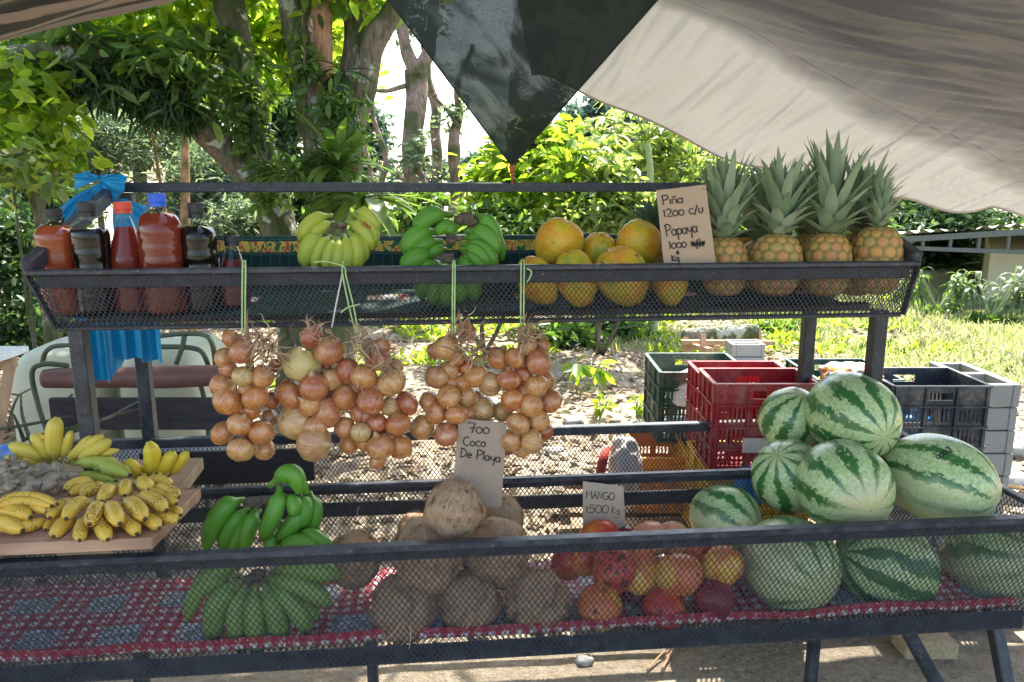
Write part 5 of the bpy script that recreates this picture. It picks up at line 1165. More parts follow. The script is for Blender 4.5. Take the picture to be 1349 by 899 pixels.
pine(1062, 308, 390, 2.22, 28, 215, (.0, 1, .1), me_crd2, 'shaded pineapple at the back between the second and third front ones', 0, 3)
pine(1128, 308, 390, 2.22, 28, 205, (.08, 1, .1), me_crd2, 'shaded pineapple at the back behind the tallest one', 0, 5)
pine(954, 313, 390, 2.01, 30, 208, (-.02, 1, .12), me_cr[0], 'pineapple right beside the price card', 0, .4)
pine(1022, 309, 390, 1.99, 33, 196, (.06, 1, .1), me_cr[2], 'stout pineapple second from the price card', 1, 1.9)
pine(1089, 308, 390, 1.99, 31, 176, (.04, 1, .1), me_cr[1], 'golden pineapple with the tallest crown', 0, 3.3)
pine(1155, 299, 388, 1.98, 32, 236, (.0, 1, .14), me_cr[0], 'paler pineapple with a short crown at the right end of the tray', 1, 4.4)

# ---- onions
def onion_mat():
    g = G('onion_skin'); o = g.coord(); s = g.sep(o); rn = g.rnd(); th = g.math('ARCTAN2', s[1], s[0]); off = g.math('MULTIPLY', rn, 40.)
    st = g.noise(g.comb(g.math('ADD', g.math('MULTIPLY', th, 3.5), off), g.math('MULTIPLY', s[2], .5), off), 3.2, 5, .65, .3)
    ov = g.n('ShaderNodeVectorMath', operation='ADD'); g.set(ov.inputs[0], o); g.set(ov.inputs[1], g.comb(off, off, off)); n = g.noise(ov.outputs[0], 1.4, 4, .6)
    base = g.ramp(rn, [(0, (.55, .22, .07)), (.25, (.64, .34, .12)), (.45, (.42, .13, .07)), (.6, (.66, .42, .17)), (.75, (.56, .25, .09)), (.88, (.34, .09, .06)), (1, (.62, .48, .2))])
    c = g.mix(g.ramp(st, [(.34, .8), (.58, 0.)]), base, (.30, .085, .035)); c = g.mix(g.ramp(n, [(.48, 0.), (.7, .5)]), c, (.72, .50, .26)); c = g.mix(g.ramp(n, [(.28, .45), (.42, 0.)]), c, (.30, .09, .07))
    tip = g.ramp(s[2], [(.80, 0.), (1.05, .7)]); c = g.mix(tip, c, (.40, .28, .15)); c = g.hsv(c, .497, 1.06, .90)
    return g.done(g.pbr(c, .24, g.bump(st, .25, .012), spec=.6, coat=.45))
M_on = onion_mat()
g = G('onion_green'); o = g.coord(); s = g.sep(o); th = g.math('ARCTAN2', s[1], s[0]); st = g.noise(g.comb(g.math('MULTIPLY', th, 3.), s[2], 0.), 3, 5); c = g.mix(st, (.34, .46, .10), (.62, .64, .28)); c = g.mix(g.ramp(s[2], [(-.9, .7), (-.2, 0.)]), c, (.55, .35, .15)); M_ong = g.done(g.pbr(c, .3, spec=.5))
def onion_prof(t, nk=1.3):
    if t < .86: a = t/.86*math.pi*.93; return (max(0, math.sin(a))**.9, -.86*math.cos(a))
    f = (t-.86)/.14; a = math.pi*.93; r0 = math.sin(a)**.9; return (r0*(1-f)**.8*.9+.05*(1-f), .86*.976+f*(nk-.86))
me_on = []
for i in range(4):
    me = egg_mesh('onion', lambda t, i=i: onion_prof(t, (1.25, 1.4, 1.15, 1.3)[i]), 28, .06, 2.4, i*5, lambda a, z, i=i: 1+.012*math.cos(7*a+i)); me.materials.append(M_on); me_on.append(me)
me_ong = me_on[0].copy(); me_ong.materials.clear(); me_ong.materials.append(M_ong)
mb = MB()
for k in range(14):
    a = random.random()*6.28; l = random.uniform(.08, .2); mb.tube([(0, 0, -.84), (math.cos(a)*.06, math.sin(a)*.06, -.88), (math.cos(a)*l, math.sin(a)*l, -.86-l*.5)], .012, 4)
ro = mb.build('root_tuft', simple('root_tan', (.3, .2, .12), .9)); me_root = ro.data; bpy.data.objects.remove(ro)
M_dry = leafmat('dried_stalk', [(.20, .11, .06), (.34, .21, .12), (.48, .33, .2), (.56, .42, .27)], .2, .7, (1.2, 1.1, .9)); M_twine = simple('green_twine', (.36, .50, .20), .5, 0, 40, .2); M_twine2 = simple('white_twine', (.6, .56, .48), .6)
def cr2(x, y): return (260+x/2.698, 400+y/2.698)
def onion_bunch(label, lst, Y0, top, strings, stalk, green=None, tw=None):
    """lst in crop coords; top: knot pixel; strings: list of pixel polylines"""
    c0 = PY(*top, Y0); t = thing('onion_bunch', label, 'onion bunch', c0, 'onion bunches hanging from the upper tray')
    ys = [q[1] for q in lst]; n = len(lst)
    for i, (x, y, r) in enumerate(lst):
        px, py = cr2(x, y); cx = sum(q[0] for q in lst)/n; side = abs(x-cx)/90; Y = Y0-.012+.05*min(1.2, side)+(.035 if r < 37 else 0)+random.uniform(-.008, .01)
        c = PY(px, py, Y); k = dep(c)/F*r/2.698*1.06
        gr = green is not None and i in green
        o = link('onion', me_ong if gr else me_on[random.randrange(4)], None, t, c-c0)
        # necks point roughly inwards/up to the braid, roots outward/down
        v = Vector((cx-x, -(random.uniform(-60, 160)), 0)); v = RT*(v.x/120+random.gauss(0, .35))+UP*(random.uniform(-.7, 1.2))-FWD*random.uniform(-.9, .5)
        o.rotation_mode = 'QUATERNION'; o.rotation_quaternion = v.normalized().to_track_quat('Z', 'Y') @ Quaternion((0, 0, 1), random.random()*6); s = random.uniform(.97, 1.03); o.scale = (k, k*s, k*random.uniform(.93, 1.1))
        rt = link('root_tuft', me_root, None, o)
    # dried stalks
    mb = MB()
    for (sx, sy, sr, nn) in stalk:
        px, py = cr2(sx, sy); c = PY(px, py, Y0-.015); k = dep(c)/F/2.698
        for q in range(int(nn*.7)):
            p = c+RT*random.uniform(-.6, .6)*sr*k+UP*random.uniform(-.5, .5)*sr*k-FWD*random.uniform(-.02, .02); d_ = (RT*random.gauss(0, 1)+UP*random.gauss(.1, .9)-FWD*random.gauss(.1, .5)).normalized(); pts = [p.copy()]; cv = Vector((random.gauss(0, 1), random.gauss(0, 1), random.gauss(0, 1)))*.5
            for z_ in range(6): d_ = (d_+cv*.5+Vector((random.gauss(0, .25),)*3)-UP*.08).normalized(); p = p+d_*sr*k*.21; pts.append(p.copy())
            w0 = random.uniform(.0025, .006); mb.ribbon(pts, [w0, w0, w0*.9, w0*.8, w0*.7, w0*.5, .0005], -FWD+Vector((random.gauss(0, .4), 0, random.gauss(0, .4))), .5)
    mb.build('dried_stalks', M_dry, t, True)
    for j, (pl, Ys, mt) in enumerate(strings):
        mb = MB(); P3 = [PY(a, b, yy) for (a, b), yy in zip(pl, Ys)]; q, r = crooked(P3, [.0021]*len(P3), 5, 0.0, 0); mb.tube(q, r, 6); mb.build('string', mt, t, True)
    # central braid that carries the onions
    mb = MB(); lo = max(lst, key=lambda q: q[1]); a, b = cr2(sum(q[0] for q in lst)/n, lo[1]-30); q, r = crooked([c0, (c0+PY(a, b, Y0+.03))/2+Vector((0, .02, 0)), PY(a, b, Y0+.03)], [.006, .012, .008], 6, .006, n); mb.tube(q, r, 8); mb.build('braid', M_dry, t, True)
    return t
YO = 1.845
def loop(x0, x1, yb, xr=None):  # string pair over the front rim
    return [([(x0, yb), (x0, 400), (x0+.5, 355), (x0+1, 344), (x0+2, 346)], [YO, YO+.01, YU0-.018, YU0-.004, YU0+.02], M_twine), ([(x1, yb), (x1, 400), (x1+.5, 355), (x1, 344), (x1, 346)], [YO, YO+.01, YU0-.018, YU0-.004, YU0+.02], M_twine)]
B1 = [(275,222,25),(265,345,30),(255,410,32),(85,290,40),(110,235,34),(118,125,32),(95,195,36),(157,170,46),(232,260,40),(162,260,37),(205,335,46),(110,345,52),(228,460,44),(90,462,42),(150,430,41),(240,520,36),(153,520,45),(190,380,34),(180,300,32),(150,380,32)]
B2 = [(335,200,34),(480,270,42),(450,240,35),(405,118,40),(470,168,54),(365,215,60),(335,325,54),(415,298,50),(457,388,54),(350,420,62),(415,495,64),(400,360,40),(420,440,40),(480,320,34)]
B3 = [(650,160,36),(650,200,38),(700,230,35),(540,500,35),(575,390,35),(745,355,42),(522,440,38),(722,510,42),(690,280,50),(535,240,44),(592,262,47),(525,335,46),(685,365,34),(637,425,36),(582,458,38),(712,430,45),(617,348,46),(650,510,48),(560,300,36),(640,300,36),(600,400,32),(600,490,36),(680,470,36),(640,560,28)]
B4 = [(845,170,30),(960,230,32),(985,340,34),(955,98,36),(850,262,43),(990,258,44),(885,160,45),(828,352,40),(893,240,36),(955,330,36),(940,285,31),(800,440,44),(850,388,40),(1012,378,48),(893,330,40),(920,395,38),(885,465,42),(920,190,32),(900,290,34),(960,390,32),(940,440,34)]
B5 = [(1225,150,30),(1240,275,32),(1100,510,30),(1040,285,43),(1085,385,36),(1070,195,44),(1127,195,37),(1173,152,34),(1213,208,48),(1255,347,42),(1108,270,42),(1205,295,42),(1120,342,42),(1230,455,34),(1115,490,38),(1150,515,34),(1213,415,38),(1185,362,43),(1140,428,42),(1188,490,42),(1160,250,34),(1160,320,34),(1175,440,32)]
onion_bunch('leftmost onion bunch hanging by a green string', B1, YO, (322, 432), loop(319, 323, 440), [(225, 140, 75, 60), (260, 190, 60, 34), (280, 240, 30, 10)])
onion_bunch('onion bunch with one large green-skinned onion', B2, YO+.012, (428, 432), [([(437, 432), (444, 395), (450, 366), (452, 346), (452, 347)], [YO+.01, YO+.01, YU0-.018, YU0-.004, YU0+.02], M_twine2)], [(420, 90, 50, 26), (440, 110, 35, 14)], green=[5])
onion_bunch('widest onion bunch, hanging in the middle under a tied green string', B3, YO-.012, (474, 436), [([(472, 440), (466, 405), (456, 365), (453, 352), (430, 345), (414, 346)], [YO, YO, YU0-.02, YU0-.022, YU0-.018, YU0-.012], M_twine), ([(469, 440), (460, 405), (451, 360), (452, 345), (453, 346)], [YO, YO, YU0-.018, YU0-.004, YU0+.02], M_twine), ([(474, 401), (466, 403), (457, 406), (449, 412)], [YO-.002, YO-.008, YO-.008, YO-.002], M_twine)], [(600, 150, 60, 44), (650, 200, 60, 44), (560, 110, 40, 18), (570, 300, 30, 8)])
onion_bunch('onion bunch hanging behind the coconut price sign', B4, YO+.02, (599, 428), loop(596, 599, 440), [(960, 150, 70, 56), (930, 100, 50, 22), (1000, 180, 40, 20), (950, 40, 40, 10)])
onion_bunch('rightmost onion bunch, nearest the papayas', B5, YO+.012, (688, 432), loop(686, 690, 440)+[([(694, 372), (698, 366), (700, 358), (694, 354)], [YU0-.03, YU0-.03, YU0-.028, YU0-.02], M_twine)], [(1170, 110, 60, 40), (1120, 120, 36, 14), (1210, 120, 36, 14)])

# ---- bananas
def banana_mat(name, body, body2, stem, tipc=(.03, .022, .015), spots=0., spotc=(.10, .045, .018), green=(.2, .28, .05), gr=0., rough=.42):
    g = G(name); uv = g.sep(g.coord('UV')); o = g.coord(); isl = g.isl(); v = uv[1]
    n = g.noise(o, 14, 4); c = g.mix(g.math('ADD', g.math('MULTIPLY', n, .7), g.math('MULTIPLY', g.rnd(), .3)), body, body2)
    if gr: c = g.mix(g.math('MULTIPLY', g.ramp(g.math('ADD', v, g.math('MULTIPLY', n, .3)), [(.2, 1.), (.55, 0.)]), gr), c, green)
    if gr: c = g.mix(g.math('MULTIPLY', g.ramp(v, [(.82, 0.), (.97, 1.)]), gr), c, green)
    c = g.mix(g.ramp(v, [(.06, 1.), (.16, 0.)]), c, stem)
    bl = g.ramp(g.noise(o, 24, 5, .7), [(.66, 0.), (.70, .7)]); c = g.mix(bl, c, spotc)
    if spots:
        vo = g.vor(o, 260); dn = g.noise(o, 20, 3); th_ = g.math('MULTIPLY', g.ramp(dn, [(.35, 0.), (.62, 1.)]), spots); c = g.mix(g.math('MULTIPLY', g.math('LESS_THAN', vo, th_), .85), c, spotc)
        vo2 = g.vor(o, 110); c = g.mix(g.math('MULTIPLY', g.math('LESS_THAN', vo2, g.math('MULTIPLY', th_, .55)), .8), c, spotc)
    c = g.mix(g.ramp(v, [(.97, 0.), (.985, 1.)]), c, tipc); rg_ = g.math('POWER', g.math('ABSOLUTE', g.math('COSINE', g.math('MULTIPLY', uv[0], 15.708))), 14.); c = g.mix(g.math('MULTIPLY', rg_, .28), c, tuple(x*.55 for x in body))
    return g.done(g.pbr(c, rough, g.bump(n, .1, .004), spec=.4))
BY = banana_mat('banana_yellow', (.62, .46, .06), (.72, .55, .10), (.35, .34, .08), gr=.25)
BS = banana_mat('banana_spotted', (.62, .38, .05), (.72, .48, .08), (.4, .32, .1), spots=.46)
BF = banana_mat('banana_bright', (.70, .48, .03), (.78, .58, .05), (.4, .38, .06), gr=.3, green=(.35, .4, .05))
BG = banana_mat('banana_halfgreen', (.36, .42, .06), (.46, .46, .08), (.25, .32, .06))
BYG = banana_mat('banana_turning', (.42, .42, .04), (.30, .38, .05), (.2, .3, .05), gr=.3, green=(.15, .27, .04))
BGG = banana_mat('plantain_green', (.075, .23, .02), (.14, .32, .035), (.14, .25, .04))
BGD = banana_mat('plantain_deep', (.15, .25, .05), (.22, .32, .08), (.15, .2, .05))
M_hcr = simple('banana_crown', (.10, .075, .05), .85, .6, 60, .4)
BR = [1.]
def pent(a): return 1+.085*math.cos(5*a)
ZBOARD = PY(200, 709, 1.665).z
def banana(parent, name, cs, lst_pt, Y0, mat, dY=0., lift=None):
    """lst_pt = (x0,y0, cx,cy, x1,y1, r) crop coords; cs=(scale,ox,oy)"""
    sc_, ox, oy = cs; x0, y0, cx, cy, x1, y1, r = lst_pt[:7]; ex = lst_pt[7] if len(lst_pt) > 7 else 0.
    f = lambda x, y, Y: PY(ox+x/sc_, oy+y/sc_, Y)
    if lift is not None:
        h = lift if not isinstance(lift, tuple) else lift[0]; rr_ = r/sc_*1.75/F; g2 = lambda x, y, e: PZ(ox+x/sc_, oy+y/sc_, ZBOARD+e)
        f0 = (g2(x0, y0, h+rr_*1.3), g2(cx, cy, h+rr_*1.25), g2(x1, y1, h+rr_*.85))
    A = f(x0, y0, Y0+.02+dY) if lift is None else f0[0]; L = math.hypot(x1-x0, y1-y0)/sc_; k = dep(A)/F; C = f(cx, cy, Y0-.035*min(1, L/60)+dY-ex) if lift is None else f0[1]; B = f(x1, y1, Y0-.012+dY-ex) if lift is None else f0[2]
    N = 18; pts = []; rad = []
    for i in range(N+1):
        t = i/N; pts.append(A*(1-t)**2+C*2*t*(1-t)+B*t*t)
        if t < .1: q = .34+.1*t
        elif t < .30: s = (t-.1)/.2; q = .35+.6*(s*s*(3-2*s))
        elif t < .72: q = .95+.05*math.sin((t-.3)/.42*math.pi)
        elif t < .955: s = (t-.72)/.235; q = .95*(1-.62*s**2.6)
        else: q = .36-.16*(t-.955)/.045
        rad.append(q*r*1.04*BR[0]/sc_*k)
    mb = MB(); mb.tube(pts, rad, 12, True, pent); return mb.build(name, mat, parent, True)
def hand(label, cs, crown, lst, Y0, mat, cat='bananas', grp=None, cr_r=None, step=.004, base=None, mats=None, name='banana_hand', lift=None):
    sc_, ox, oy = cs; c0 = PY(ox+crown[0]/sc_, oy+crown[1]/sc_, Y0+.02); t = thing(name, label, cat, c0, grp or 'hands of bananas')
    for i, l in enumerate(lst): banana(t, 'banana', cs, l, Y0, (mats[i] if mats else mat), dY=-(i-len(lst)/2)*step, lift=(lift[i] if isinstance(lift, list) else lift))
    if cr_r:
        k = dep(c0)/F/sc_*cr_r; mb = MB()
        for q in range(5):
            a = c0+Vector((random.gauss(0, .35)*k, random.gauss(0, .2)*k-.008, random.gauss(0, .3)*k)); mb.tube([a-Vector((k*.7, 0, -.2*k)), a, a+Vector((k*.7, 0, .2*k))], [k*.3, k*.5, k*.3], 8)
        mb.build('cut_crown', M_hcr, t, True)
    return t
# left boards
CS = (4.496, 0, 540); bs = 'bananas on the wooden boards'
tD = hand('open fan of yellow bananas standing at the back of the boards', CS, (340, 320), [(300,300, 120,290, 10,305,34), (300,310, 170,230, 50,215,38), (310,315, 260,200, 185,145,38), (360,310, 400,200, 425,120,26), (335,318, 300,170, 345,38,46), (390,310, 450,260, 545,145,26), (400,315, 470,220, 625,150,30), (420,320, 540,260, 715,240,24), (430,325, 560,300, 700,300,28), (450,300, 540,260, 665,175,38)], 2.10, BY, cr_r=22, grp=bs)
hand('half-green bananas lying between the fan and the ginger', CS, (430, 330), [(440,440, 560,460, 780,450,26), (430,400, 540,370, 690,425,30), (440,320, 540,290, 735,345,38), (560,350, 650,320, 775,390,42)], 2.02, BG, grp=bs, lift=[0., 0., .03, .02])
hand('small bright yellow hand at the right end of the back board', CS, (860, 385), [(1000,390, 1060,340, 1112,240,30), (870,395, 800,380, 752,288,40), (920,390, 1000,330, 1028,240,40), (870,390, 930,320, 878,182,46)], 2.06, BF, grp=bs, cr_r=22)
hand('blunt end bananas pointing forward beneath the small yellow hand', CS, (850, 400), [(850,430, 850,410, 830,385,30), (940,420, 935,400, 925,375,32)], 2.02, BY, grp=bs)
tA2 = hand('upper row of brown-freckled bananas on the front board', CS, (660, 455), [(580,445, 460,400, 380,480,33), (600,455, 520,440, 405,505,30), (640,455, 560,450, 470,515,36), (670,460, 640,470, 598,545,42), (900,450, 1010,460, 1062,520,32), (740,430, 750,450, 738,512,40), (790,440, 860,420, 882,480,46), (850,425, 940,400, 1022,448,34)], 1.95, BS, grp=bs, lift=.036)
hand('curved freckled bananas in a stack at the left end of the front board', CS, (-20, 560), [(-60,580, 120,460, 345,560,32), (-60,590, 100,480, 330,540,30), (-60,600, 100,500, 310,575,32), (-40,580, 130,520, 285,608,38), (60,690, 180,700, 272,650,36), (-60,600, 60,570, 185,640,46), (-70,690, 20,640, 138,720,50)], 1.84, BS, grp=bs, step=.005, lift=[.05,.048,.044,.03,0.,.022,.0])
hand('largest freckled hand spread along the front board edge', CS, (620, 560), [(400,640, 300,640, 268,712,28), (960,590, 1040,580, 1072,625,30), (900,610, 980,640, 1062,655,34), (780,640, 880,620, 945,705,42), (700,640, 780,660, 812,738,42), (590,620, 600,690, 640,772,42), (500,640, 480,690, 470,778,38), (440,640, 360,670, 315,755,42), (830,500, 960,480, 1048,560,38), (480,560, 340,540, 292,645,38), (800,510, 900,510, 988,600,44), (560,540, 430,540, 390,650,44), (730,530, 800,560, 862,650,46), (640,550, 670,600, 712,678,46), (600,545, 560,600, 528,682,46)], 1.80, BS, grp=bs, step=.0035, lift=[0.]*8+[.024]*7)
# green bananas in lower tray
CH = (6.132, 230, 610)
BR[0] = 1.2
hand('green plantain hand leaning with its dark crown showing', CH, (680, 290), [(790,180, 900,-20, 1080,260,50, .0), (1090,240, 1180,400, 1060,600,52), (1060,480, 960,600, 850,660,46), (560,300, 330,300, 250,720,62), (600,360, 430,480, 380,720,50), (650,370, 540,540, 440,730,44), (690,380, 570,500, 560,720,52), (1000,250, 1100,360, 1010,530,52), (980,300, 1060,480, 810,610,56), (800,560, 780,620, 770,700,48), (770,190, 1010,-60, 1000,260,62), (860,260, 1040,330, 925,425,52), (850,185, 850,380, 695,625,58)], 1.90, BGG, cr_r=95, grp='green bananas', step=.004)
CI = (5.865, 230, 730)
hand('wide hand of green bananas lying on the checked cloth', CI, (620, 185), [(480,110, 330,60, 130,330,60), (760,150, 1000,60, 1280,180,72), (800,200, 950,330, 1120,510,46), (500,170, 160,140, 92,530,56), (700,190, 1000,200, 1215,400,66), (540,200, 230,330, 320,705,70), (720,215, 960,370, 1040,625,66), (570,215, 400,470, 540,785,64), (690,225, 800,430, 825,735,66), (630,230, 580,480, 670,795,70)], 1.80, BGD, cr_r=75, grp='green bananas', step=.004)
hand('single row of green bananas half hidden below the plantains', CH, (1130, 640), [(1000,560, 1140,560, 1260,690,44), (840,740, 980,560, 1170,700,56)], 1.86, BGG, grp='green bananas')
# upper tray
CJ = (8.993, 380, 260)
BR[0] = 1.28
tJ = hand('hand of bananas turning from green to yellow with a red price on it', CJ, (600, 350), [(780,190, 980,130, 1060,440,62), (760,210, 1040,260, 1010,620,60), (520,220, 200,210, 135,540,62), (540,300, 330,330, 250,520,52), (680,300, 950,330, 990,640,62), (740,360, 960,520, 840,800,64), (430,400, 170,520, 200,840,74), (500,460, 350,560, 300,860,60), (710,400, 900,560, 770,880,68), (560,470, 470,640, 440,870,62), (660,450, 740,620, 660,880,62), (600,480, 590,660, 560,890,60)], 2.06, BYG, cr_r=70, step=.005)
CK = (5.994, 520, 280)
tK = hand('three-tiered bunch of bright green bananas', CK, (550, 50), [(640,50, 820,120, 850,390,42), (450,20, 200,-20, 190,170,56), (470,90, 380,90, 330,180,38), (510,90, 440,120, 420,170,32), (640,20, 800,80, 795,300,54), (650,90, 720,120, 740,240,40),
    (340,160, 100,120, 100,360,56), (370,230, 180,210, 130,400,48), (400,290, 320,280, 260,350,36), (560,150, 800,130, 780,370,60), (540,200, 700,190, 720,310,42),
    (400,400, 200,420, 220,690,60), (440,410, 300,480, 310,740,56), (480,410, 400,500, 400,760,58), (540,400, 520,520, 510,720,58), (580,400, 620,500, 625,700,54),
    (310,345, 130,320, 75,470,58), (520,250, 740,240, 790,450,48), (330,400, 240,420, 215,480,44), (540,310, 690,330, 700,480,56), (500,390, 560,400, 600,470,46), (520,290, 700,260, 735,450,40)], 2.04, BGG, cr_r=75, step=.004, name='banana_bunch')
mb = MB()
for (x, y, w_) in ((440, 215, 55), (420, 365, 60)):
    c = PY(520+x/5.994, 280+y/5.994, 1.975); k = dep(c)/F/5.994*w_
    for q in range(5): a = c+Vector((random.gauss(0, .4)*k, random.gauss(0, .2)*k, random.gauss(0, .25)*k)); mb.tube([a-Vector((k*.8, 0, -.3*k)), a, a+Vector((k*.8, 0, .3*k))], [k*.25, k*.42, k*.25], 8)
mb.build('cut_crown', M_hcr, tK, True)
# ginger
g = G('ginger_skin'); o = g.coord(); n = g.noise(o, 30, 5, .7); wv = g.noise(g.mapv(o, (1, 1, 1)), 90, 3); M_gin = g.done(g.pbr(g.mix(g.ramp(n, [(.3, 0.), (.7, 1.)]), (.15, .115, .08), (.46, .37, .26)), .85, g.bump(g.math('ADD', n, wv), .7, .006), spec=.15))
GL = [((20,360),'ginger root at the left of the ginger heap'), ((110,330),'ginger root with a pale cut face at the top of the heap'), ((210,360),'rounded yellowish ginger root in the centre of the heap'), ((320,350),'knobby ginger root at the upper right of the heap'), ((390,385),'small ginger root at the right end of the heap'), ((80,430),'grey ginger root low at the left front of the heap'), ((190,440),'grey ginger root low in the middle front of the heap'), ((300,440),'grey ginger root at the right front of the heap'), ((20,460),'ginger root at the front left corner of the heap')]
for i, ((x, y), lab) in enumerate(GL):
    Y = 2.03-(y-330)/110*.10; c = PY(x/4.496, 540+y/4.496, Y); mb = MB(); k = dep(c)/F/4.496
    import bmesh
    for q in range(9):
        a = c+Vector((random.gauss(0, 38)*k, random.gauss(0, 24)*k, random.gauss(0, 19)*k)); r = random.uniform(14, 27)*k
        S = []; d_ = Vector((random.gauss(0, 1), random.gauss(0, .6), random.gauss(0, .5))).normalized()
        mb.tube([a-d_*r*1.3, a-d_*r*1.1, a-d_*r*.5, a, a+d_*r*.6, a+d_*r*1.2, a+d_*r*1.4], [r*.3, r*.7, r*.95, r*.86, r*.95, r*.66, r*.25], 12)
        mb.tube([c, a], r*.6, 8)
    o = mb.build('ginger_root', M_gin, smooth=True, origin=tuple(c)); md = o.modifiers.new('r', 'REMESH'); md.mode = 'VOXEL'; md.voxel_size = .0032; md.use_smooth_shade = True
    sm = o.modifiers.new('s', 'SMOOTH'); sm.iterations = 2; setp(o, lab, 'ginger root', 'heap of ginger roots')
# green leafy tuft at far left
# ---- boards
def board(label, x0, x1, y0, y1, z0, z1, mat, skew=0.):
    mb = MB(); V = [(x0, y0, z0), (x1, y0, z0), (x1+skew, y1, z0), (x0, y1, z0), (x0, y0, z1), (x1, y0, z1), (x1+skew, y1, z1), (x0, y1, z1)]
    mb.add(V, [(0, 3, 2, 1), (4, 5, 6, 7), (0, 1, 5, 4), (1, 2, 6, 5), (2, 3, 7, 6), (3, 0, 4, 7)]); return setp(mb.build('wooden_board', mat, origin=((x0+x1)/2, (y0+y1)/2, z0), bevel=.002), label, 'wooden board', 'boards on the lower tray')
zb1 = PY(180, 711, 1.66).z
A = PY(200, 709, 1.665); B = PY(267, 652, 1.96)
board('pinkish raw plank along the front carrying the freckled bananas', -2.0, A.x, 1.665, 1.95, A.z-.028, A.z, M_board, B.x-A.x)
A2 = PY(238, 641, 2.03); B2 = PY(268, 607, 2.26)
board('weathered plank at the back carrying the banana fan', -2.0, A2.x, 2.02, 2.26, A2.z-.038, A2.z-.002, M_board2, B2.x-A2.x)
mb = MB(); c = PY(115, 731, 1.70); mb.frame((c.x, 1.72, (ZL+.008+A.z-.028)/2), (.06, 0, 0), (0, .03, 0), (0, 0, max(.004, (A.z-.028-ZL-.01)/2)))
setp(mb.build('wood_block', M_board2, origin=(c.x, 1.72, ZL+.01)), 'small wood block wedged under the front plank on the rim', 'wood block')

# ---- bottles
def thin_pl(name, tint=(.9, .92, .9)):
    g = G(name); fr = g.n('ShaderNodeLayerWeight'); fr.inputs[0].default_value = .35; tr = g.n('ShaderNodeBsdfTransparent'); tr.inputs[0].default_value = (*tint, 1); gl = g.n('ShaderNodeBsdfGlossy'); gl.inputs['Roughness'].default_value = .08; gl.inputs[0].default_value = (.9, .9, .9, 1)
    return g.done(g.mixs(g.math('MULTIPLY_ADD', fr.outputs['Facing'], .26, .02), tr.outputs[0], gl.outputs[0]))
M_pet = thin_pl('clear_plastic')
def liquid(name, c, tr=.5): g = G(name); return g.done(g.mixs(.45, g.pbr(c, .25, spec=.15), g.translucent(tuple(min(1, x*1.6) for x in c))))
LQ = {'amber': liquid('amber_liquid', (.50, .12, .04)), 'black': liquid('black_liquid', (.012, .008, .008)), 'red': liquid('red_brown_liquid', (.32, .05, .024)), 'maroon': liquid('maroon_liquid', (.22, .035, .03))}
def capm(n, c): return simple(n, c, .4, 0, 30, .1)
CAPS = {'black': capm('cap_black', (.012, .012, .013)), 'red': capm('cap_red', (.62, .07, .03)), 'blue': capm('cap_blue', (.02, .10, .55))}
def bottle(label, pb, pt, w_, capw, caph, neckf, shf, fill, liq, cap, Y, ribs=5, cone=False, capr=1.0, grip=.028):
    """pb base px, pt top px; widths in px"""
    B = PY(*pb, Y); T = PY(*pt, Y+.01); k = dep(B)/F; H = (T-B).length; ax = (T-B).normalized(); r = w_*k/2; cr_ = capw*k/2; ch = caph*k
    t = thing('bottle', label, 'bottle', B, 'bottles in the upper tray'); q = ax.to_track_quat('Z', 'Y').to_matrix().to_4x4()
    M = Matrix.Translation(B) @ q; zt_ = H-ch*.75; zs = H*shf; zn = H*neckf; prof = [(r*.75, 0), (r*.97, .008)]
    N = 26
    for i in range(N+1):
        z = .012+(zs-.012)*i/N; s = math.sin((i/N)*ribs*2*math.pi); prof.append((r*(1-grip*max(0, s)**.6 if s > 0 else r*0+1) if s > 0 else r, z))
    M_ = 12
    for i in range(1, M_+1):
        f = i/M_; rr = (r+(cr_*.82-r)*f) if cone else cr_*.82+(r-cr_*.82)*math.cos(f*math.pi/2)**.85; z = zs+(zn-zs)*(f if cone else math.sin(f*math.pi/2)*.55+f*.45); prof.append((rr, z))
    prof += [(cr_*.80, zn+(zt_-zn)*.5), (cr_*.86, zn+(zt_-zn)*.6), (cr_*.80, zt_)]
    mb = MB(); mb.lathe(prof, 40, M); mb.build('plastic_body', M_pet, t, True)
    zf = H*fill; lp = []
    for (rr, z) in prof:
        if z > zf:
            (r0, z0) = lp[-1] if lp else prof[0]; f = (zf-z0)/(z-z0+1e-9); lp.append((r0+(rr*.975-r0)*f, zf)); break
        lp.append((rr*.975, max(z, .0015)))
    lp.append((0.0001, zf)); mb = MB(); mb.lathe(lp, 40, M); o = mb.build('liquid', LQ[liq], t, True)
    mb = MB(); cp = []; nn = 60; M2 = M @ Matrix.Translation((0, 0, H-ch)); V = []
    rings = [(0, .0), (1., .0), (1., .28), (.93, .3), (.93, .34), (1, .36), (1., .94), (.93, 1.), (0.001, 1.)]
    for (a, b) in rings:
        for i in range(nn):
            an = 2*math.pi*i/nn; rr = cr_*capr*a*(1+(.03 if i % 2 and .3 < b < .99 else 0)); V.append(M2 @ Vector((rr*math.cos(an), rr*math.sin(an), ch*b)))
    mb.add(V, [(j*nn+i, j*nn+(i+1) % nn, (j+1)*nn+(i+1) % nn, (j+1)*nn+i) for j in range(len(rings)-1) for i in range(nn)]); mb.build('cap', CAPS[cap], t)
    return t
bottle('amber-filled bottle with a black cap, at the left end of the tray', (84, 414), (70, 275), 51, 20, 14, .87, .72, .84, 'amber', 'black', 2.02, 4)
bottle('black-filled bottle leaning left beside the amber one', (130, 414), (113, 266), 48, 21, 19, .83, .70, .76, 'black', 'black', 2.00, 5)
bottle('cone-shouldered bottle with an orange-red cap', (178, 413), (161, 266), 47, 21, 15, .86, .50, .78, 'red', 'red', 2.03, 3, True, grip=.015)
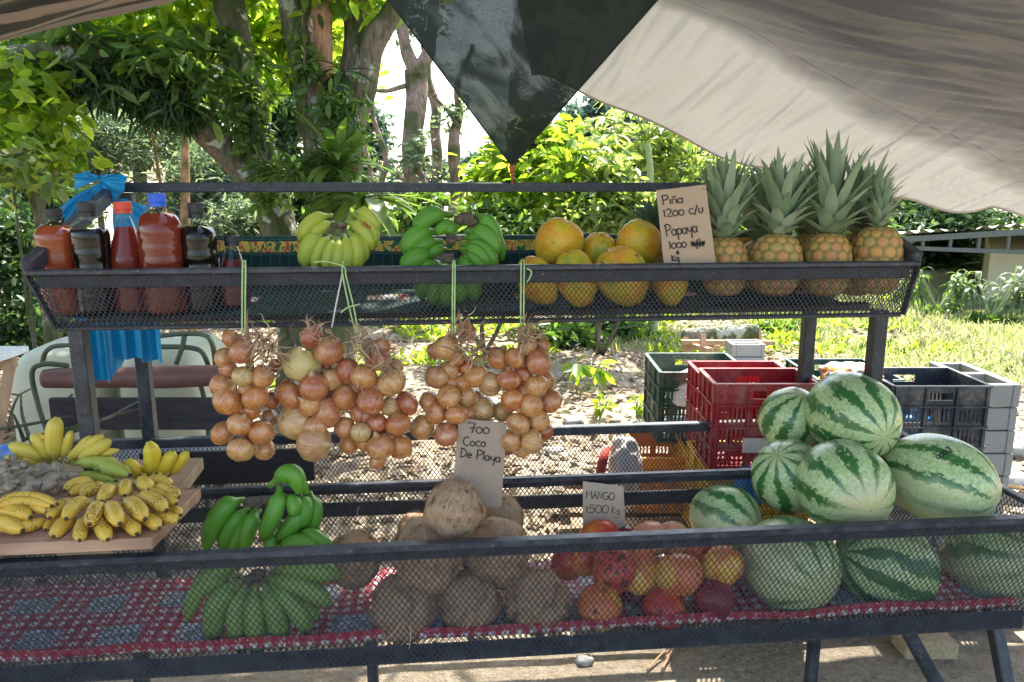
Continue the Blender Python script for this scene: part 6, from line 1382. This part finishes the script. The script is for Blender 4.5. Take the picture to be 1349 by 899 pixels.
bottle('largest bottle, red-brown inside, with a bright blue cap', (222, 413), (206, 255), 56, 21, 17, .88, .68, .84, 'red', 'blue', 1.99, 6)
bottle('black-filled bottle right of the blue-capped one', (270, 412), (257, 267), 46, 19, 20, .82, .68, .79, 'black', 'black', 2.01, 5)
bottle('smallest bottle with a flared shoulder and a black cap', (310, 405), (305, 310), 40, 19, 14, .84, .40, .66, 'maroon', 'black', 2.04, 2, True, grip=.015)

# ---- signs and handwriting
def arc(cx, cy, rx, ry, a0, a1, n=12): return [(cx+rx*math.cos(R(a0+(a1-a0)*i/n)), cy+ry*math.sin(R(a0+(a1-a0)*i/n))) for i in range(n+1)]
LT = {
 'P': (.62, [[(.12, 0), (.1, .95)], [(.0, .85)]+arc(.2, .72, .38, .26, 100, -95)+[(.12, .45)]]),
 'i': (.22, [[(.1, .5), (.1, 0)], ]), 'I': (.22, [[(.1, 1), (.1, 0)]]),
 'n': (.5, [[(.05, .5), (.05, 0)], [(.05, .35)]+arc(.23, .33, .17, .17, 160, 0)+[(.4, 0)]]),
 '~n': (.5, [[(.05, .5), (.05, 0)], [(.05, .35)]+arc(.23, .33, .17, .17, 160, 0)+[(.4, 0)], [(.08, .68), (.2, .74), (.3, .68), (.42, .74)]]),
 'a': (.52, [arc(.22, .25, .2, .25, 40, 400), [(.42, .5), (.42, 0), (.47, .02)]]),
 'p': (.52, [[(.06, .5), (.08, -.42)], arc(.26, .26, .2, .24, 160, -170)]),
 'o': (.5, [arc(.22, .25, .2, .25, 90, 450)]), '0': (.5, [arc(.22, .27, .22, .28, 90, 450)]), 'O0': (.6, [arc(.28, .45, .27, .45, 90, 450)]),
 'y': (.5, [[(.05, .5), (.07, .22), (.22, .12), (.4, .22)], [(.42, .5), (.4, 0), (.36, -.45)]]),
 'c': (.45, [arc(.25, .27, .22, .27, 50, 310)]), 'C': (.62, [arc(.35, .45, .32, .45, 55, 305)]), '/': (.35, [[(.3, .85), (.02, -.15)]]),
 'u': (.45, [[(.05, .55), (.05, .15), (.15, .0), (.28, .02), (.38, .2), (.38, .55)]]),
 '1': (.25, [[(.0, .6), (.1, .75), (.1, 0)]]), '2': (.55, [arc(.22, .58, .2, .2, 160, -20)+[(.36, .4), (.02, 0), (.48, .03)]]),
 'K': (.5, [[(.05, .9), (.07, 0)], [(.42, .75), (.08, .38), (.42, 0)]]), 'g': (.5, [arc(.22, .25, .19, .24, 30, 390), [(.42, .5), (.42, -.3), (.3, -.42), (.02, -.4)]]),
 '7': (.6, [[(.0, .85), (.12, .95), (.52, .9), (.3, 0)], [(.12, .45), (.52, .5)]]), 'D': (.65, [[(.1, .9), (.08, 0)], [(.0, .9)]+arc(.08, .45, .5, .45, 85, -88)+[(.0, 0)]]),
 'e': (.5, [[(.05, .25), (.42, .28)]+arc(.24, .26, .19, .24, 5, 315)]), 'l': (.22, [[(.1, .95), (.1, 0)]]),
 'M': (.85, [[(.05, 0), (.1, .95), (.35, .35), (.62, .95), (.75, 0)]]), 'A': (.6, [[(.0, 0), (.25, .95), (.5, 0)], [(.08, .35), (.45, .38)]]), 'N': (.62, [[(.05, 0), (.05, .95), (.48, .05), (.5, .95)]]),
 'G': (.72, [arc(.35, .45, .32, .46, 50, 330), [(.4, .42), (.66, .42), (.64, .15)]]), 'O': (.75, [arc(.35, .45, .33, .46, 90, 450)]), '5': (.55, [[(.48, .9), (.12, .92), (.08, .5)]+arc(.22, .3, .24, .3, 100, -140)]),
 '8': (.5, [arc(.22, .2, .2, .2, 90, 450), arc(.22, .6, .17, .19, 270, 630)]), '6': (.5, [[(.38, .85), (.12, .5)]+arc(.23, .25, .2, .25, 160, 520)]), '3': (.5, [arc(.18, .62, .2, .18, 150, -80)+arc(.18, .22, .24, .23, 80, -150)]), '9': (.5, [arc(.2, .55, .19, .2, 0, 360)+[(.39, .3), (.3, 0)]]), ' ': (.35, []),
}
def write(parent, name, text, x0, y0, x1, y1, h, proj, mat, th):
    wd = sum(LT[c][0] for c in text); L = math.hypot(x1-x0, y1-y0); ux, uy = (x1-x0)/L, (y1-y0)/L; vx, vy = uy, -ux; s = L/wd; mb = MB(); cur = 0
    for ch in text:
        w_, st = LT[ch]
        for pl in st:
            if len(pl) < 2: continue
            P3 = []
            for (a, b) in pl:
                X = (cur+a)*s; Y_ = b*h; p = proj(x0+ux*X+vx*Y_, y0+uy*X+vy*Y_)
                if p is not None: P3.append(p)
            if len(P3) > 1: mb.tube(P3, th, 5)
        cur += w_
    return mb.build(name, mat, parent)
M_ink = simple('marker_ink', (.025, .018, .022), .7); M_inkr = simple('red_ink', (.5, .06, .03), .6)
def sign(label, corners, Yt, Yb, lines, mat, th=.0014, cs=None, extra=None):
    TL = PY(*corners[0], Yt); TR = PY(*corners[1], Yt); BR = PY(*corners[2], Yb); BL = PY(*corners[3], Yb); n = (TR-TL).cross(BL-TL).normalized()
    if n.dot(CAM-TL) < 0: n = -n
    b = -n*.0035; mb = MB(); V = [TL, TR, BR, BL]; 
    # slightly ragged outline
    O = []
    for i in range(4):
        a, c = V[i], V[(i+1) % 4]
        for k in range(8): p = a.lerp(c, k/8); j = .0012*mnoise.noise(p*90); O.append(p+(c-a).cross(n).normalized()*j)
    N = len(O); cen = sum(O, Vector())/N; mb.add([tuple(p) for p in O]+[tuple(p+b) for p in O]+[tuple(cen), tuple(cen+b)], [(i, (i+1) % N, 2*N) for i in range(N)]+[((i+1) % N+N, i+N, 2*N+1) for i in range(N)]+[(i, i+N, (i+1) % N+N, (i+1) % N) for i in range(N)])
    t = mb.build('price_sign', mat, origin=tuple((BL+BR)/2)); setp(t, label, 'price sign', 'cardboard price signs')
    sc_, ox, oy = cs
    def proj(x, y):
        r = ray(ox+x/sc_, oy+y/sc_); d_ = (TL-CAM).dot(n)/r.dot(n); return CAM+r*d_+n*.0008
    for i, (tx, x0, y0, x1, y1, h) in enumerate(lines): write(t, 'handwriting', tx, x0, y0, x1, y1, h, proj, M_ink, th)
    if extra:
        mb = MB()
        for pl in extra: mb.tube([proj(*p) for p in pl], th, 5)
        mb.build('handwriting', M_ink, t)
    return t
scr = [[(285+8*(i % 2)*0+i*8.5, 450 if i % 2 else 415) for i in range(11)], [(285, 440), (372, 432)], [(290, 425), (368, 442)], [(288, 432), (370, 425)], [(300, 447), (365, 418)], [(323, 405), (322, 465)], [(337, 400), (340, 455)], [(203, 472), (203, 497)], [(193, 486), (203, 500), (213, 486), (193, 486)]]
LT['NN'] = LT['~n']; txt1 = ['P', 'i', '~n', 'a']
sign('tall tan price card among the pineapples and papayas', [(864.5, 251), (930, 243.5), (943, 346), (875, 348)], 1.965, 1.93, [(['P', 'i', '~n', 'a'], 105, 192, 240, 176, 62), ('1200 c/u', 115, 268, 365, 238, 62), ('Papaya', 128, 388, 330, 358, 76), ('1000', 150, 464, 262, 454, 62), ('Kg', 165, 542, 214, 538, 44)], M_card, .0015, (4.733, 850, 230), scr)
sign('brown coconut price sign standing behind the topmost coconut', [(604.5, 551), (668, 557.5), (660.5, 668), (594, 668)], 1.86, 1.86, [('700', 195, 228, 415, 236, 108), ('Coco', 148, 352, 378, 366, 96), ('De Playa', 118, 462, 520, 520, 96)], M_card2, .0015, (7.49, 590, 540))
LT['o'] = (.5, [arc(.22, .25, .2, .25, 90, 450)])
sign('small greyish mango price sign behind the mangoes', [(768, 634.5), (821.5, 641), (824, 706), (768, 706)], 2.03, 2.0, [('MANGO', 128, 295, 560, 328, 118), (['1', '5', 'O0', 'O0'], 130, 512, 475, 520, 128), ('Kg', 500, 522, 632, 545, 130)], simple('cardboard_pale', (.47, .36, .25), .85, .1, 12, .1), .0013, (11.24, 760, 630))
# numbers on fruit
def bvh_of(objs):
    V = []; Fc = []
    dg = bpy.context.evaluated_depsgraph_get()
    for o in objs:
        me = o.data; k = len(V); mw = o.matrix_world; V += [mw @ v.co for v in me.vertices]; Fc += [tuple(i+k for i in p.vertices) for p in me.polygons]
    return BVHTree.FromPolygons(V, Fc)
bpy.context.view_layer.update()
def fruit_text(objs, parent, text, cs, x0, y0, x1, y1, h, mat, th):
    t = bvh_of(objs); sc_, ox, oy = cs
    def proj(x, y):
        r = ray(ox+x/sc_, oy+y/sc_).normalized(); q = t.ray_cast(CAM, r)
        return None if q[0] is None else q[0]-r*th*.8
    o = write(None, 'handwriting', text, x0, y0, x1, y1, h, proj, mat, th); bpy.context.view_layer.update(); o.parent = parent; o.matrix_parent_inverse = parent.matrix_world.inverted()
fruit_text([m_r], m_r, '0003', (4.668, 1060, 470), 816, 632, 908, 580, 46, M_ink, .0015)
fruit_text(tD.children, tD, '850', (4.496, 0, 540), 52, 292, 135, 296, 30, M_ink, .0010)
fruit_text(tJ.children, tJ, '600', CJ, 862, 330, 965, 385, 75, M_inkr, .0012)
